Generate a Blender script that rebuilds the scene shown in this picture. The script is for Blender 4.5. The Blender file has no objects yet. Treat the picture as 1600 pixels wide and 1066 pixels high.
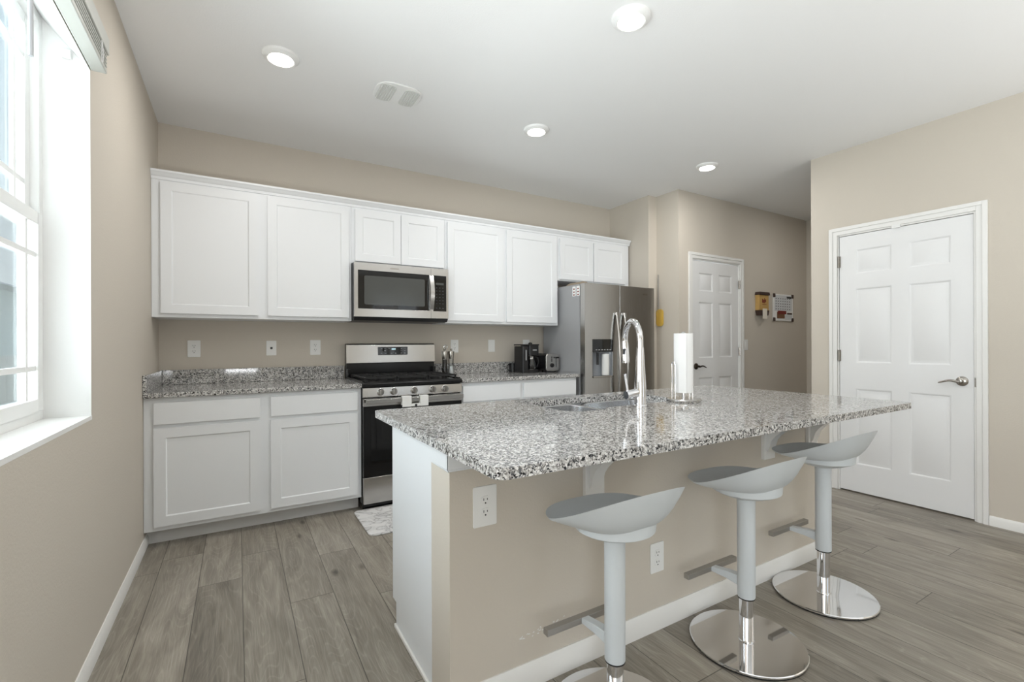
import bpy, bmesh, math, random
from mathutils import Vector, Matrix
random.seed(7)
PI = math.pi
SC = bpy.context.scene
COL = SC.collection

# ------------------------------------------------------------------ camera, world, light, exposure
cam = bpy.data.cameras.new('camera')
camo = bpy.data.objects.new('camera', cam); COL.objects.link(camo)
cam.sensor_width = 36.0
cam.lens = 36.0 * 723.44 / 1600.0
cam.shift_y = 4.43 / 1600.0
cam.clip_start = 0.02
camo.matrix_world = (Matrix.Translation((0, 0, 1.1843)) @ Matrix.Rotation(-0.5353, 4, 'Z')
                     @ Matrix.Rotation(PI/2, 4, 'X') @ Matrix.Rotation(-0.0036, 4, 'Z'))
SC.camera = camo
SC.view_settings.view_transform = 'Standard'
SC.view_settings.look = 'None'
SC.view_settings.gamma = 1.0
SC.view_settings.use_curve_mapping = False
SC.view_settings.exposure = 0.20

W = bpy.data.worlds.new('sky'); SC.world = W; W.use_nodes = True
wn = W.node_tree; wn.nodes.clear()
wo = wn.nodes.new('ShaderNodeOutputWorld'); wb = wn.nodes.new('ShaderNodeBackground')
tc = wn.nodes.new('ShaderNodeTexCoord'); sx = wn.nodes.new('ShaderNodeSeparateXYZ')
wr = wn.nodes.new('ShaderNodeValToRGB')
wr.color_ramp.elements[0].position = 0.0; wr.color_ramp.elements[0].color = (0.90, 0.94, 0.96, 1)
wr.color_ramp.elements[1].position = 0.6; wr.color_ramp.elements[1].color = (0.62, 0.80, 0.98, 1)
wn.links.new(tc.outputs['Generated'], sx.inputs[0]); wn.links.new(sx.outputs['Z'], wr.inputs[0])
wn.links.new(wr.outputs[0], wb.inputs['Color']); wb.inputs['Strength'].default_value = 1.5
wn.links.new(wb.outputs[0], wo.inputs[0])

def area(name, loc, rot, sx_, sy_, power, col=(1, 1, 1)):
    l = bpy.data.lights.new(name, 'AREA'); l.shape = 'RECTANGLE'; l.size = sx_; l.size_y = sy_
    l.energy = power; l.color = col
    o = bpy.data.objects.new(name, l); COL.objects.link(o); o.location = loc; o.rotation_euler = rot
    return o
# daylight through the kitchen window, and lamps added to fill the room
area('side_fill', (-0.80, -1.7, 1.25), (PI/2, 0, -PI/2), 2.0, 2.1, 40, (0.90, 0.95, 1.0))  # unseen lamp added behind the camera, fills the room from the left
area('window_daylight', (-.70, 1.68, 1.64), (PI/2, 0, -PI/2), 1.2, 1.40, 31, (0.95, 0.975, 1.0))
area('upward_window_fill', (-1.75, 1.60, .30), (PI/2+.45, 0, -PI/2), 2.4, 1.4, 130, (0.98, 0.985, 1.0))  # lamp added outside the window, aimed up to brighten the ceiling

# fill lamps added out of view, without fittings; the last two light the ceiling
area('hall_fill', (5.3, 2.2, 2.70), (0, 0, 0), .3, .3, 4.5, (1.0, .97, .92))  # added to brighten the hall, source unseen
area('right_ceiling_fill', (3.2, -0.9, 1.1), (PI, 0, 0), .4, .4, 26, (0.96, 0.98, 1.0))  # unseen lamp added to bounce light off the ceiling on the right
area('near_ceiling_fill', (0.05, -0.10, 0.80), (PI, 0, 0), .4, .4, 34, (0.955, 0.975, 1.0))  # unseen lamp added below the camera to bounce light off the ceiling

# ------------------------------------------------------------------ materials
def newmat(name):
    m = bpy.data.materials.new(name); m.use_nodes = True
    nt = m.node_tree; b = nt.nodes['Principled BSDF']
    return m, nt, b
def srgb(r, g, b):
    f = lambda c: (c/255/12.92) if c/255 <= 0.04045 else ((c/255+0.055)/1.055)**2.4
    return (f(r), f(g), f(b), 1)
def mat(name, rgb, rough=0.5, metal=0.0, bump=0.0, bscale=200, spec=0.5, coat=0.0, aniso=None, var=0.0, vscale=3.0):
    m, nt, b = newmat(name)
    b.inputs['Roughness'].default_value = rough; b.inputs['Metallic'].default_value = metal
    b.inputs['Specular IOR Level'].default_value = spec
    b.inputs['Coat Weight'].default_value = coat
    c = srgb(*rgb)
    b.inputs['Base Color'].default_value = c
    t = nt.nodes.new('ShaderNodeTexCoord')
    if var:
        n = nt.nodes.new('ShaderNodeTexNoise'); n.inputs['Scale'].default_value = vscale; n.inputs['Detail'].default_value = 3
        r = nt.nodes.new('ShaderNodeMix'); r.data_type = 'RGBA'
        r.inputs['A'].default_value = tuple(x*(1-var) for x in c[:3]) + (1,)
        r.inputs['B'].default_value = tuple(min(1, x*(1+var)) for x in c[:3]) + (1,)
        nt.links.new(t.outputs['Object'], n.inputs['Vector']); nt.links.new(n.outputs['Fac'], r.inputs['Factor'])
        nt.links.new(r.outputs['Result'], b.inputs['Base Color'])
    if bump:
        n = nt.nodes.new('ShaderNodeTexNoise'); n.inputs['Scale'].default_value = bscale; n.inputs['Detail'].default_value = 2
        bp = nt.nodes.new('ShaderNodeBump'); bp.inputs['Strength'].default_value = bump; bp.inputs['Distance'].default_value = 0.002
        nt.links.new(t.outputs['Object'], n.inputs['Vector']); nt.links.new(n.outputs['Fac'], bp.inputs['Height'])
        nt.links.new(bp.outputs['Normal'], b.inputs['Normal'])
    return m
def brushed(name, rgb, rough, axis, strength=0.08, aniso=0.0):
    """metal brushed along one axis: noise stretched along it drives roughness and bump"""
    m, nt, b = newmat(name)
    b.inputs['Metallic'].default_value = 1.0; b.inputs['Base Color'].default_value = srgb(*rgb)
    t = nt.nodes.new('ShaderNodeTexCoord'); mp = nt.nodes.new('ShaderNodeMapping')
    mp.inputs['Scale'].default_value = tuple(3 if i == axis else 1400 for i in range(3))
    n = nt.nodes.new('ShaderNodeTexNoise'); n.inputs['Scale'].default_value = 1.0; n.inputs['Detail'].default_value = 2
    nt.links.new(t.outputs['Object'], mp.inputs[0]); nt.links.new(mp.outputs[0], n.inputs['Vector'])
    mr = nt.nodes.new('ShaderNodeMapRange'); mr.inputs['To Min'].default_value = rough*0.8; mr.inputs['To Max'].default_value = rough*1.25
    nt.links.new(n.outputs['Fac'], mr.inputs['Value']); nt.links.new(mr.outputs[0], b.inputs['Roughness'])
    bp = nt.nodes.new('ShaderNodeBump'); bp.inputs['Strength'].default_value = strength; bp.inputs['Distance'].default_value = 0.0005
    nt.links.new(n.outputs['Fac'], bp.inputs['Height']); nt.links.new(bp.outputs['Normal'], b.inputs['Normal'])
    return m
def emit(name, rgb, strength):
    m, nt, b = newmat(name)
    b.inputs['Base Color'].default_value = srgb(*rgb)
    b.inputs['Emission Color'].default_value = srgb(*rgb); b.inputs['Emission Strength'].default_value = strength
    return m
def granite():
    m, nt, b = newmat('speckled_granite')
    t = nt.nodes.new('ShaderNodeTexCoord')
    nz = nt.nodes.new('ShaderNodeTexNoise'); nz.inputs['Scale'].default_value = 60; nz.inputs['Detail'].default_value = 2
    va = nt.nodes.new('ShaderNodeVectorMath'); va.operation = 'SCALE'; va.inputs['Scale'].default_value = 0.008
    ad = nt.nodes.new('ShaderNodeVectorMath'); ad.operation = 'ADD'
    nt.links.new(t.outputs['Object'], nz.inputs['Vector']); nt.links.new(nz.outputs['Color'], va.inputs[0])
    nt.links.new(t.outputs['Object'], ad.inputs[0]); nt.links.new(va.outputs[0], ad.inputs[1])
    def vor(scale):
        v = nt.nodes.new('ShaderNodeTexVoronoi'); v.inputs['Scale'].default_value = scale
        nt.links.new(ad.outputs[0], v.inputs['Vector'])
        s = nt.nodes.new('ShaderNodeSeparateColor'); nt.links.new(v.outputs['Color'], s.inputs[0]); return s
    a = vor(150); bb = vor(260)
    def ramp(stops, src):
        r = nt.nodes.new('ShaderNodeValToRGB'); cr = r.color_ramp; cr.interpolation = 'CONSTANT'
        cr.elements[0].position = stops[0][0]; cr.elements[0].color = srgb(*stops[0][1])
        cr.elements[1].position = stops[1][0]; cr.elements[1].color = srgb(*stops[1][1])
        for p, c in stops[2:]:
            e = cr.elements.new(p); e.color = srgb(*c)
        nt.links.new(src, r.inputs[0]); return r
    r1 = ramp([(0, (30, 32, 35)), (.10, (92, 93, 95)), (.24, (140, 138, 136)), (.42, (176, 174, 171)), (.62, (200, 199, 197)), (.84, (222, 221, 219))], a.outputs[0])
    r2 = ramp([(0, (38, 39, 42)), (.14, (118, 115, 112)), (.40, (178, 176, 173)), (.7, (208, 206, 203))], bb.outputs[1])
    st = nt.nodes.new('ShaderNodeMath'); st.operation = 'GREATER_THAN'; st.inputs[1].default_value = 0.62
    nt.links.new(bb.outputs[2], st.inputs[0])
    mx = nt.nodes.new('ShaderNodeMix'); mx.data_type = 'RGBA'
    nt.links.new(st.outputs[0], mx.inputs['Factor']); nt.links.new(r1.outputs[0], mx.inputs['A']); nt.links.new(r2.outputs[0], mx.inputs['B'])
    nt.links.new(mx.outputs['Result'], b.inputs['Base Color'])
    b.inputs['Roughness'].default_value = 0.07; b.inputs['Specular IOR Level'].default_value = 0.55
    return m
def plank_floor():
    m, nt, b = newmat('grey_oak_planks')
    N = nt.nodes.new; L = nt.links.new
    t = N('ShaderNodeTexCoord'); s = N('ShaderNodeSeparateXYZ'); L(t.outputs['Object'], s.inputs[0])
    def M(op, a, b_=None, c=None):
        n = N('ShaderNodeMath'); n.operation = op
        for i, x in enumerate((a, b_, c)):
            if x is None: continue
            if isinstance(x, (int, float)): n.inputs[i].default_value = x
            else: L(x, n.inputs[i])
        return n.outputs[0]
    px = M('DIVIDE', M('SUBTRACT', s.outputs['X'], 0.0925), 0.1872)
    row = M('FLOOR', px); fx = M('FRACT', px)
    w1 = N('ShaderNodeTexWhiteNoise'); w1.noise_dimensions = '1D'; L(row, w1.inputs['W'])
    py = M('ADD', M('DIVIDE', s.outputs['Y'], 1.22), M('MULTIPLY', w1.outputs['Value'], 7.31))
    colr = M('FLOOR', py); fy = M('FRACT', py)
    cv = N('ShaderNodeCombineXYZ'); L(row, cv.inputs[0]); L(colr, cv.inputs[1])
    w2 = N('ShaderNodeTexWhiteNoise'); w2.noise_dimensions = '3D'; L(cv.outputs[0], w2.inputs['Vector'])
    sc2 = N('ShaderNodeSeparateColor'); L(w2.outputs['Color'], sc2.inputs[0])
    # grain coordinates, shifted per plank
    off = N('ShaderNodeVectorMath'); off.operation = 'SCALE'; off.inputs['Scale'].default_value = 37.0; L(w2.outputs['Color'], off.inputs[0])
    pos = N('ShaderNodeVectorMath'); pos.operation = 'ADD'; L(t.outputs['Object'], pos.inputs[0]); L(off.outputs[0], pos.inputs[1])
    def noise(scale, detail, dist, rough=.55):
        mp = N('ShaderNodeMapping'); mp.inputs['Scale'].default_value = scale; L(pos.outputs[0], mp.inputs[0])
        n = N('ShaderNodeTexNoise'); n.inputs['Scale'].default_value = 1; n.inputs['Detail'].default_value = detail
        n.inputs['Distortion'].default_value = dist; n.inputs['Roughness'].default_value = rough
        L(mp.outputs[0], n.inputs['Vector']); return n.outputs['Fac']
    fine = noise((160, 5.5, 1), 4, 0.3, .65)
    broad = noise((13, 1.9, 1), 3, 1.2)
    # cathedral grain rings
    mp = N('ShaderNodeMapping'); mp.inputs['Scale'].default_value = (9, 1.25, 1); L(pos.outputs[0], mp.inputs[0])
    nn = N('ShaderNodeTexNoise'); nn.inputs['Scale'].default_value = 1; nn.inputs['Detail'].default_value = 1; L(mp.outputs[0], nn.inputs['Vector'])
    ring = M('PINGPONG', M('MULTIPLY', nn.outputs['Fac'], 22), 0.5)
    ringm = M('MULTIPLY', M('SMOOTH_MIN', M('MULTIPLY', M('SUBTRACT', 0.14, ring), 6), 1.0, 0.1), 1.0)
    ringc = M('MAXIMUM', ringm, 0.0)
    # knots
    mk = N('ShaderNodeMapping'); mk.inputs['Scale'].default_value = (5.0, 2.1, 1); L(pos.outputs[0], mk.inputs[0])
    vk = N('ShaderNodeTexVoronoi'); vk.inputs['Scale'].default_value = 1; L(mk.outputs[0], vk.inputs['Vector'])
    knot = M('MAXIMUM', M('SUBTRACT', 1.0, M('MULTIPLY', vk.outputs['Distance'], 9.0)), 0.0)
    val = M('ADD', M('MULTIPLY', M('SUBTRACT', fine, .5), .55), M('MULTIPLY', M('SUBTRACT', broad, .5), .75))
    val = M('ADD', val, M('MULTIPLY', M('SUBTRACT', sc2.outputs[0], .5), .20))
    val = M('ADD', val, M('MULTIPLY', ringc, .13))
    val = M('SUBTRACT', val, M('MULTIPLY', knot, .55))
    val = M('ADD', val, .5)
    r = N('ShaderNodeValToRGB'); cr = r.color_ramp
    cr.elements[0].position = 0.05; cr.elements[0].color = srgb(78, 72, 65)
    cr.elements[1].position = 0.95; cr.elements[1].color = srgb(184, 177, 165)
    e = cr.elements.new(.5); e.color = srgb(140, 133, 122)
    L(val, r.inputs[0])
    seam = M('MAXIMUM', M('MAXIMUM', M('LESS_THAN', fx, .010), M('GREATER_THAN', fx, .992)),
             M('MAXIMUM', M('LESS_THAN', fy, .0016), M('GREATER_THAN', fy, .9988)))
    mx = N('ShaderNodeMix'); mx.data_type = 'RGBA'; mx.inputs['B'].default_value = srgb(56, 51, 46)
    L(M('MULTIPLY', seam, .75), mx.inputs['Factor']); L(r.outputs[0], mx.inputs['A']); L(mx.outputs['Result'], b.inputs['Base Color'])
    bp = N('ShaderNodeBump'); bp.inputs['Strength'].default_value = .25; bp.inputs['Distance'].default_value = .002
    L(M('SUBTRACT', M('MULTIPLY', fine, .3), seam), bp.inputs['Height']); L(bp.outputs['Normal'], b.inputs['Normal'])
    b.inputs['Roughness'].default_value = .38; b.inputs['Specular IOR Level'].default_value = .4
    return m
def marble_mat():
    m, nt, b = newmat('marble_print')
    t = nt.nodes.new('ShaderNodeTexCoord'); w = nt.nodes.new('ShaderNodeTexNoise')
    w.inputs['Scale'].default_value = 7; w.inputs['Detail'].default_value = 6; w.inputs['Distortion'].default_value = 1.6
    r = nt.nodes.new('ShaderNodeValToRGB'); cr = r.color_ramp
    cr.elements[0].position = .40; cr.elements[0].color = srgb(226, 226, 226)
    cr.elements[1].position = .60; cr.elements[1].color = srgb(232, 231, 230)
    e = cr.elements.new(.49); e.color = srgb(206, 205, 204)
    e = cr.elements.new(.505); e.color = srgb(140, 138, 138)
    e = cr.elements.new(.52); e.color = srgb(214, 213, 212)
    nt.links.new(t.outputs['Object'], w.inputs['Vector']); nt.links.new(w.outputs['Fac'], r.inputs[0]); nt.links.new(r.outputs[0], b.inputs['Base Color'])
    b.inputs['Roughness'].default_value = .4
    return m
def glass_mat(name, tint=(1, 1, 1), refl=1.0):
    m = bpy.data.materials.new(name); m.use_nodes = True; nt = m.node_tree; nt.nodes.clear()
    o = nt.nodes.new('ShaderNodeOutputMaterial'); tr = nt.nodes.new('ShaderNodeBsdfTransparent'); g = nt.nodes.new('ShaderNodeBsdfGlossy')
    g.inputs['Roughness'].default_value = 0.02; tr.inputs['Color'].default_value = tint + (1,)
    f = nt.nodes.new('ShaderNodeFresnel'); f.inputs['IOR'].default_value = 1.45
    k = nt.nodes.new('ShaderNodeMath'); k.operation = 'MULTIPLY'; k.inputs[1].default_value = refl
    mx = nt.nodes.new('ShaderNodeMixShader')
    nt.links.new(f.outputs[0], k.inputs[0]); nt.links.new(k.outputs[0], mx.inputs[0]); nt.links.new(tr.outputs[0], mx.inputs[1]); nt.links.new(g.outputs[0], mx.inputs[2])
    nt.links.new(mx.outputs[0], o.inputs[0])
    return m
def siding_mat():
    m, nt, b = newmat('lap_siding')
    t = nt.nodes.new('ShaderNodeTexCoord'); s = nt.nodes.new('ShaderNodeSeparateXYZ'); nt.links.new(t.outputs['Object'], s.inputs[0])
    a = nt.nodes.new('ShaderNodeMath'); a.operation = 'MULTIPLY'; a.inputs[1].default_value = 6.0; nt.links.new(s.outputs['Z'], a.inputs[0])
    f = nt.nodes.new('ShaderNodeMath'); f.operation = 'FRACT'; nt.links.new(a.outputs[0], f.inputs[0])
    bp = nt.nodes.new('ShaderNodeBump'); bp.inputs['Strength'].default_value = 1; bp.inputs['Distance'].default_value = .02
    nt.links.new(f.outputs[0], bp.inputs['Height']); nt.links.new(bp.outputs['Normal'], b.inputs['Normal'])
    b.inputs['Base Color'].default_value = srgb(212, 220, 218); b.inputs['Roughness'].default_value = .8
    return m

WALL = mat('beige_wall_paint', (209, 201, 189), .75, bump=.35, bscale=130, spec=.25)
CEIL = mat('ceiling_paint', (242, 242, 241), .85, bump=.30, bscale=120, spec=.2)
REVEAL = mat('white_wall_paint', (240, 240, 238), .7, bump=.2, bscale=130, spec=.25)
TRIM = mat('white_trim_paint', (238, 237, 234), .35, var=.01)
DOORW = mat('white_door_paint', (236, 236, 236), .38, var=.01)
CAB = mat('white_cabinet_paint', (234, 236, 238), .36, var=.01)
TOEK = mat('white_toe_kick', (222, 222, 221), .5, var=.01)
FLOOR = plank_floor()
GRAN = granite()
STEEL = brushed('brushed_stainless', (196, 194, 191), .20, 0, .04)
STEELV = brushed('brushed_stainless_vertical', (186, 184, 181), .25, 2, .015)
FRSIDE = mat('grey_fridge_side', (162, 163, 165), .45, .0, bump=.15, bscale=400)
CHROME = mat('chrome', (232, 232, 234), .05, 1.0, var=.005)
DISC = mat('polished_steel', (225, 225, 226), .045, 1.0, var=.005)
NICKEL = mat('satin_nickel', (176, 172, 166), .22, 1.0, var=.01)
BRONZE = mat('dark_bronze', (70, 62, 54), .3, .9, var=.02)
SINK = brushed('sink_steel', (215, 216, 218), .24, 0)
BLACK = mat('black_enamel', (14, 14, 15), .18, var=.02)
BLACKP = mat('black_plastic', (20, 20, 22), .35, var=.03)
IRON = mat('cast_iron', (26, 26, 27), .55, bump=.3, bscale=300)
GLASSB = mat('black_oven_glass', (10, 10, 11), .04, spec=.6, var=.02)
MWIN = mat('microwave_screen', (74, 76, 74), .14, spec=.6, var=.06, vscale=8)
DGREY = mat('dark_grey_plastic', (46, 47, 49), .4, var=.03)
LGREY = mat('light_grey_print', (176, 178, 180), .5, var=.02)
WHITEP = mat('white_plastic', (240, 240, 238), .3, var=.01)
SLOT = mat('dark_slot', (30, 29, 28), .6, var=.05)
STOOL = mat('matte_grey_plastic', (210, 215, 218), .45, var=.01)
FOOT = mat('satin_aluminium', (166, 163, 158), .33, .7, var=.02)
RUBBER = mat('black_rubber', (18, 18, 18), .7, var=.03)
PAPER = mat('white_paper_towel', (243, 243, 242), .9, bump=.4, bscale=500)
MARBLE = marble_mat()
YELLOW = mat('yellow_plastic', (222, 184, 86), .5, var=.05)
WIRE = mat('grey_wire', (150, 148, 144), .4, .6, var=.02)
OCHRE = mat('ochre_paint', (194, 156, 92), .6, var=.10, vscale=30)
WOODD = mat('dark_stained_wood', (64, 46, 38), .6, var=.25, vscale=30)
CARD = mat('brown_card', (120, 84, 56), .7, var=.1)
CREAM = mat('cream_paper', (236, 228, 214), .8, var=.03)
PAGE = mat('calendar_page', (212, 214, 216), .8, var=.02)
INK = mat('dark_ink', (66, 68, 74), .8, var=.05)
REDINK = mat('dark_red_ink', (120, 38, 30), .7, var=.1)
BOXC = mat('tan_hinge_cover', (150, 136, 116), .6, var=.05)
GLASS = glass_mat('window_glass', (.93, .97, .98), .8)
CGLASS = glass_mat('clear_glass', (.90, .92, .92), 1.6)
DKGLASS = glass_mat('smoked_glass', (.25, .25, .26), 2.0)
SALT = mat('white_salt', (245, 245, 245), .9, bump=.5, bscale=900)
PEPPER = mat('black_pepper', (44, 38, 34), .9, bump=.6, bscale=700, var=.3, vscale=400)
LENS = emit('lamp_lens', (255, 250, 240), 12.0)
LCD = emit('display_digits', (190, 225, 235), .8)
BLIND = mat('white_blind_vinyl', (190, 191, 184), .4, var=.01)
SIDING = siding_mat()
ROOF = mat('grey_shingles', (170, 172, 174), .9, bump=.6, bscale=12, var=.1)
FENCE = mat('weathered_fence', (224, 217, 207), .9, var=.15, vscale=6)
GRASS = mat('dry_lawn', (200, 205, 180), .95, var=.2, vscale=4)
VENTG = mat('grey_vent_plastic', (222, 223, 219), .5, var=.02)

# ------------------------------------------------------------------ mesh builder
class MB:
    def __init__(s): s.v = []; s.f = []; s.mi = []; s.cur = 0
    def add(s, vs, fs):
        n = len(s.v); s.v += [Vector(p) for p in vs]
        for f in fs: s.f.append(tuple(i+n for i in f)); s.mi.append(s.cur)
        return s
    def box(s, x0, x1, y0, y1, z0, z1):
        vs = [(x, y, z) for z in (z0, z1) for y in (y0, y1) for x in (x0, x1)]
        return s.add(vs, [(0, 2, 3, 1), (4, 5, 7, 6), (0, 1, 5, 4), (2, 6, 7, 3), (0, 4, 6, 2), (1, 3, 7, 5)])
    def bar(s, p0, p1, w, h, up=(0, 0, 1)):
        p0, p1 = Vector(p0), Vector(p1); d = (p1-p0).normalized(); up = Vector(up)
        a = d.cross(up).normalized()*w/2; b = a.cross(d).normalized()*h/2
        vs = [p+sa*a+sb*b for p in (p0, p1) for sa, sb in ((-1, -1), (1, -1), (1, 1), (-1, 1))]
        return s.add(vs, [(3, 2, 1, 0), (4, 5, 6, 7), (0, 1, 5, 4), (1, 2, 6, 5), (2, 3, 7, 6), (3, 0, 4, 7)])
    def tube(s, pts, rad, n=16, caps=True):
        pts = [Vector(p) for p in pts]
        if isinstance(rad, (int, float)): rad = [rad]*len(pts)
        rings = []; ref = None
        for i, p in enumerate(pts):
            d = (pts[min(i+1, len(pts)-1)]-pts[max(i-1, 0)]).normalized()
            if ref is None:
                ref = d.cross(Vector((0, 0, 1)))
                if ref.length < 1e-3: ref = d.cross(Vector((1, 0, 0)))
            ref = (ref - d*ref.dot(d)).normalized(); b = d.cross(ref)
            rings.append([p+(ref*math.cos(2*PI*k/n)+b*math.sin(2*PI*k/n))*rad[i] for k in range(n)])
        vs = [v for r in rings for v in r]; fs = []
        for i in range(len(rings)-1):
            for k in range(n):
                k2 = (k+1) % n; fs.append((i*n+k, i*n+k2, (i+1)*n+k2, (i+1)*n+k))
        if caps:
            fs.append(tuple(range(n-1, -1, -1))); fs.append(tuple((len(rings)-1)*n+k for k in range(n)))
        return s.add(vs, fs)
    def lathe(s, c, prof, n=32, axis='Z', cap=True):
        """profile (radius, height) turned round an axis through c"""
        c = Vector(c); vs = []; fs = []
        A = {'Z': (Vector((1, 0, 0)), Vector((0, 1, 0)), Vector((0, 0, 1))),
             'Y': (Vector((1, 0, 0)), Vector((0, 0, -1)), Vector((0, 1, 0))),
             '-Y': (Vector((1, 0, 0)), Vector((0, 0, 1)), Vector((0, -1, 0))),
             'X': (Vector((0, 1, 0)), Vector((0, 0, 1)), Vector((1, 0, 0))),
             '-X': (Vector((0, -1, 0)), Vector((0, 0, 1)), Vector((-1, 0, 0)))}[axis]
        for r, h in prof:
            for k in range(n):
                a = 2*PI*k/n; vs.append(c+A[0]*r*math.cos(a)+A[1]*r*math.sin(a)+A[2]*h)
        for i in range(len(prof)-1):
            for k in range(n):
                k2 = (k+1) % n; fs.append((i*n+k, i*n+k2, (i+1)*n+k2, (i+1)*n+k))
        if cap:
            fs.append(tuple(range(n-1, -1, -1))); fs.append(tuple((len(prof)-1)*n+k for k in range(n)))
        return s.add(vs, fs)
    def prism(s, poly, fn, w0, w1):
        """poly of (u, v) extruded from w0 to w1; fn(u, v, w) gives the point"""
        n = len(poly)
        vs = [fn(u, v, w0) for u, v in poly]+[fn(u, v, w1) for u, v in poly]
        fs = [tuple(range(n-1, -1, -1)), tuple(range(n, 2*n))]+[(k, (k+1) % n, n+(k+1) % n, n+k) for k in range(n)]
        return s.add(vs, fs)
    def paneled(s, fn, u0, u1, v0, v1, thick, panels, steps):
        """slab u0..u1 x v0..v1 whose face (w = 0) carries sunk panels; w < 0 is into the slab.
        steps: (inset, depth) rings of each panel, the last one is filled"""
        us = sorted({u0, u1} | {p[0] for p in panels} | {p[1] for p in panels})
        vs_ = sorted({v0, v1} | {p[2] for p in panels} | {p[3] for p in panels})
        for i in range(len(us)-1):
            for j in range(len(vs_)-1):
                a, b, c, d = us[i], us[i+1], vs_[j], vs_[j+1]
                mu, mv = (a+b)/2, (c+d)/2
                if any(p[0] < mu < p[1] and p[2] < mv < p[3] for p in panels): continue
                s.add([fn(a, c, 0), fn(b, c, 0), fn(b, d, 0), fn(a, d, 0)], [(0, 1, 2, 3)])
        for a, b, c, d in panels:
            prev = [(a, c, 0), (b, c, 0), (b, d, 0), (a, d, 0)]
            for ins, dep in steps:
                cur = [(a+ins, c+ins, -dep), (b-ins, c+ins, -dep), (b-ins, d-ins, -dep), (a+ins, d-ins, -dep)]
                s.add([fn(*p) for p in prev]+[fn(*p) for p in cur], [(k, (k+1) % 4, 4+(k+1) % 4, 4+k) for k in range(4)])
                prev = cur
            s.add([fn(*p) for p in prev], [(0, 1, 2, 3)])
        c0 = [(u0, v0), (u1, v0), (u1, v1), (u0, v1)]
        vs = [fn(u, v, 0) for u, v in c0]+[fn(u, v, -thick) for u, v in c0]
        s.add(vs, [(k, 4+k, 4+(k+1) % 4, (k+1) % 4) for k in range(4)]+[(7, 6, 5, 4)])
        return s
def rrect(x0, x1, y0, y1, r, n=6):
    P = []
    for cx, cy, a0 in ((x1-r, y0+r, -90), (x1-r, y1-r, 0), (x0+r, y1-r, 90), (x0+r, y0+r, 180)):
        for k in range(n+1):
            a = math.radians(a0+90*k/n); P.append((cx+r*math.cos(a), cy+r*math.sin(a)))
    return P
XY = lambda u, v, w: (u, v, w)          # plan, extruded up
XZ = lambda u, v, w: (u, w, v)          # elevation seen from -Y, extruded in Y
YZ = lambda u, v, w: (w, u, v)          # elevation seen along X
def face_front(y): return lambda u, v, w: (u, y-w, v)      # a face towards -Y at y
def face_back(y): return lambda u, v, w: (-u, y+w, v)      # a face towards +Y (u = -x)
def face_left(x): return lambda u, v, w: (x-w, -u, v)      # a face towards -X at x (u = -y)

def worg(o):
    p = Vector((0, 0, 0))
    while o is not None: p += o.location; o = o.parent
    return p
def obj(name, mb, m, parent=None, bev=0.0, seg=2, ang=35, weld=True, **tags):
    org = worg(parent) if parent else Vector((0, 0, 0))
    if not parent:
        xs = [v.x for v in mb.v]; ys = [v.y for v in mb.v]; zs = [v.z for v in mb.v]
        org = Vector(((min(xs)+max(xs))/2, (min(ys)+max(ys))/2, min(zs)))
    me = bpy.data.meshes.new(name)
    me.from_pydata([v-org for v in mb.v], [], mb.f)
    ms = m if isinstance(m, (list, tuple)) else [m]
    for x in ms: me.materials.append(x)
    me.polygons.foreach_set('material_index', mb.mi)
    bm = bmesh.new(); bm.from_mesh(me)
    if weld: bmesh.ops.remove_doubles(bm, verts=bm.verts, dist=1e-5)
    bmesh.ops.recalc_face_normals(bm, faces=bm.faces)
    bm.to_mesh(me); bm.free()
    me.polygons.foreach_set('use_smooth', [True]*len(me.polygons))
    me.set_sharp_from_angle(angle=math.radians(ang))
    o = bpy.data.objects.new(name, me); COL.objects.link(o)
    if parent: o.parent = parent
    else: o.location = org
    if bev:
        b = o.modifiers.new('bevel', 'BEVEL'); b.width = bev; b.segments = seg; b.limit_method = 'ANGLE'; b.angle_limit = math.radians(40)
        b.harden_normals = True
    for k, v in tags.items(): o[k] = v
    return o
def thing(name, label, category, loc, group=None):
    o = bpy.data.objects.new(name, None); COL.objects.link(o); o.location = loc; o.empty_display_size = .05
    o['label'] = label; o['category'] = category
    if group: o['group'] = group
    return o
def single(name, mb, m, label, category, group=None, **kw):
    o = obj(name, mb, m, **kw); o['label'] = label; o['category'] = category
    if group: o['group'] = group
    return o
def struct(name, mb, m, label=None, **kw):
    o = obj(name, mb, m, **kw); o['kind'] = 'structure'
    if label: o['label'] = label
    return o
def box(*a): return MB().box(*a)
def each(name, mbs, m, parent, **kw):
    for q in mbs: obj(name, q, m, parent, **kw)

# ------------------------------------------------------------------ dimensions (metres; camera stands at x = y = 0)
XL, YB, ZC = -0.470, 4.016, 2.732
XE, XE2, YJ, YK = 3.6965, 3.815, 3.431, 3.145
XR, YD, XH = 4.186, 2.081, 6.211
YREAR = -3.40
T = 0.14

# ------------------------------------------------------------------ shell
struct('floor', box(XL-.2, XH+.3, YREAR-.1, YB+.14, -.06, 0), FLOOR, 'grey oak plank floor')
struct('ceiling', box(XL-.2, XH+.3, YREAR-.1, YB+.14, ZC, ZC+.1), CEIL, 'smooth white ceiling')
WY0, WY1, WZ0, WZ1, WZT = 1.07, 2.292, .922, 2.212, 2.362    # the head slopes up towards the glass
w = MB()
for y0, y1, z0, z1 in ((WY1, YB+.14, 0, ZC), (WY0, WY1, 0, WZ0-.015), (WY0-.001, WY1+.001, WZT+.012, ZC), (-.65, WY0, 0, ZC), (-2.75, -.65, 2.3, ZC), (YREAR, -2.75, 0, ZC)):
    w.box(XL-.19, XL, y0, y1, z0, z1)
w.prism([(XL, WZ1+.002), (XL, WZT+.012), (XL-.19, WZT+.012), (XL-.13, WZT+.002)], XZ, WY0-.001, WY1+.001)
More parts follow.
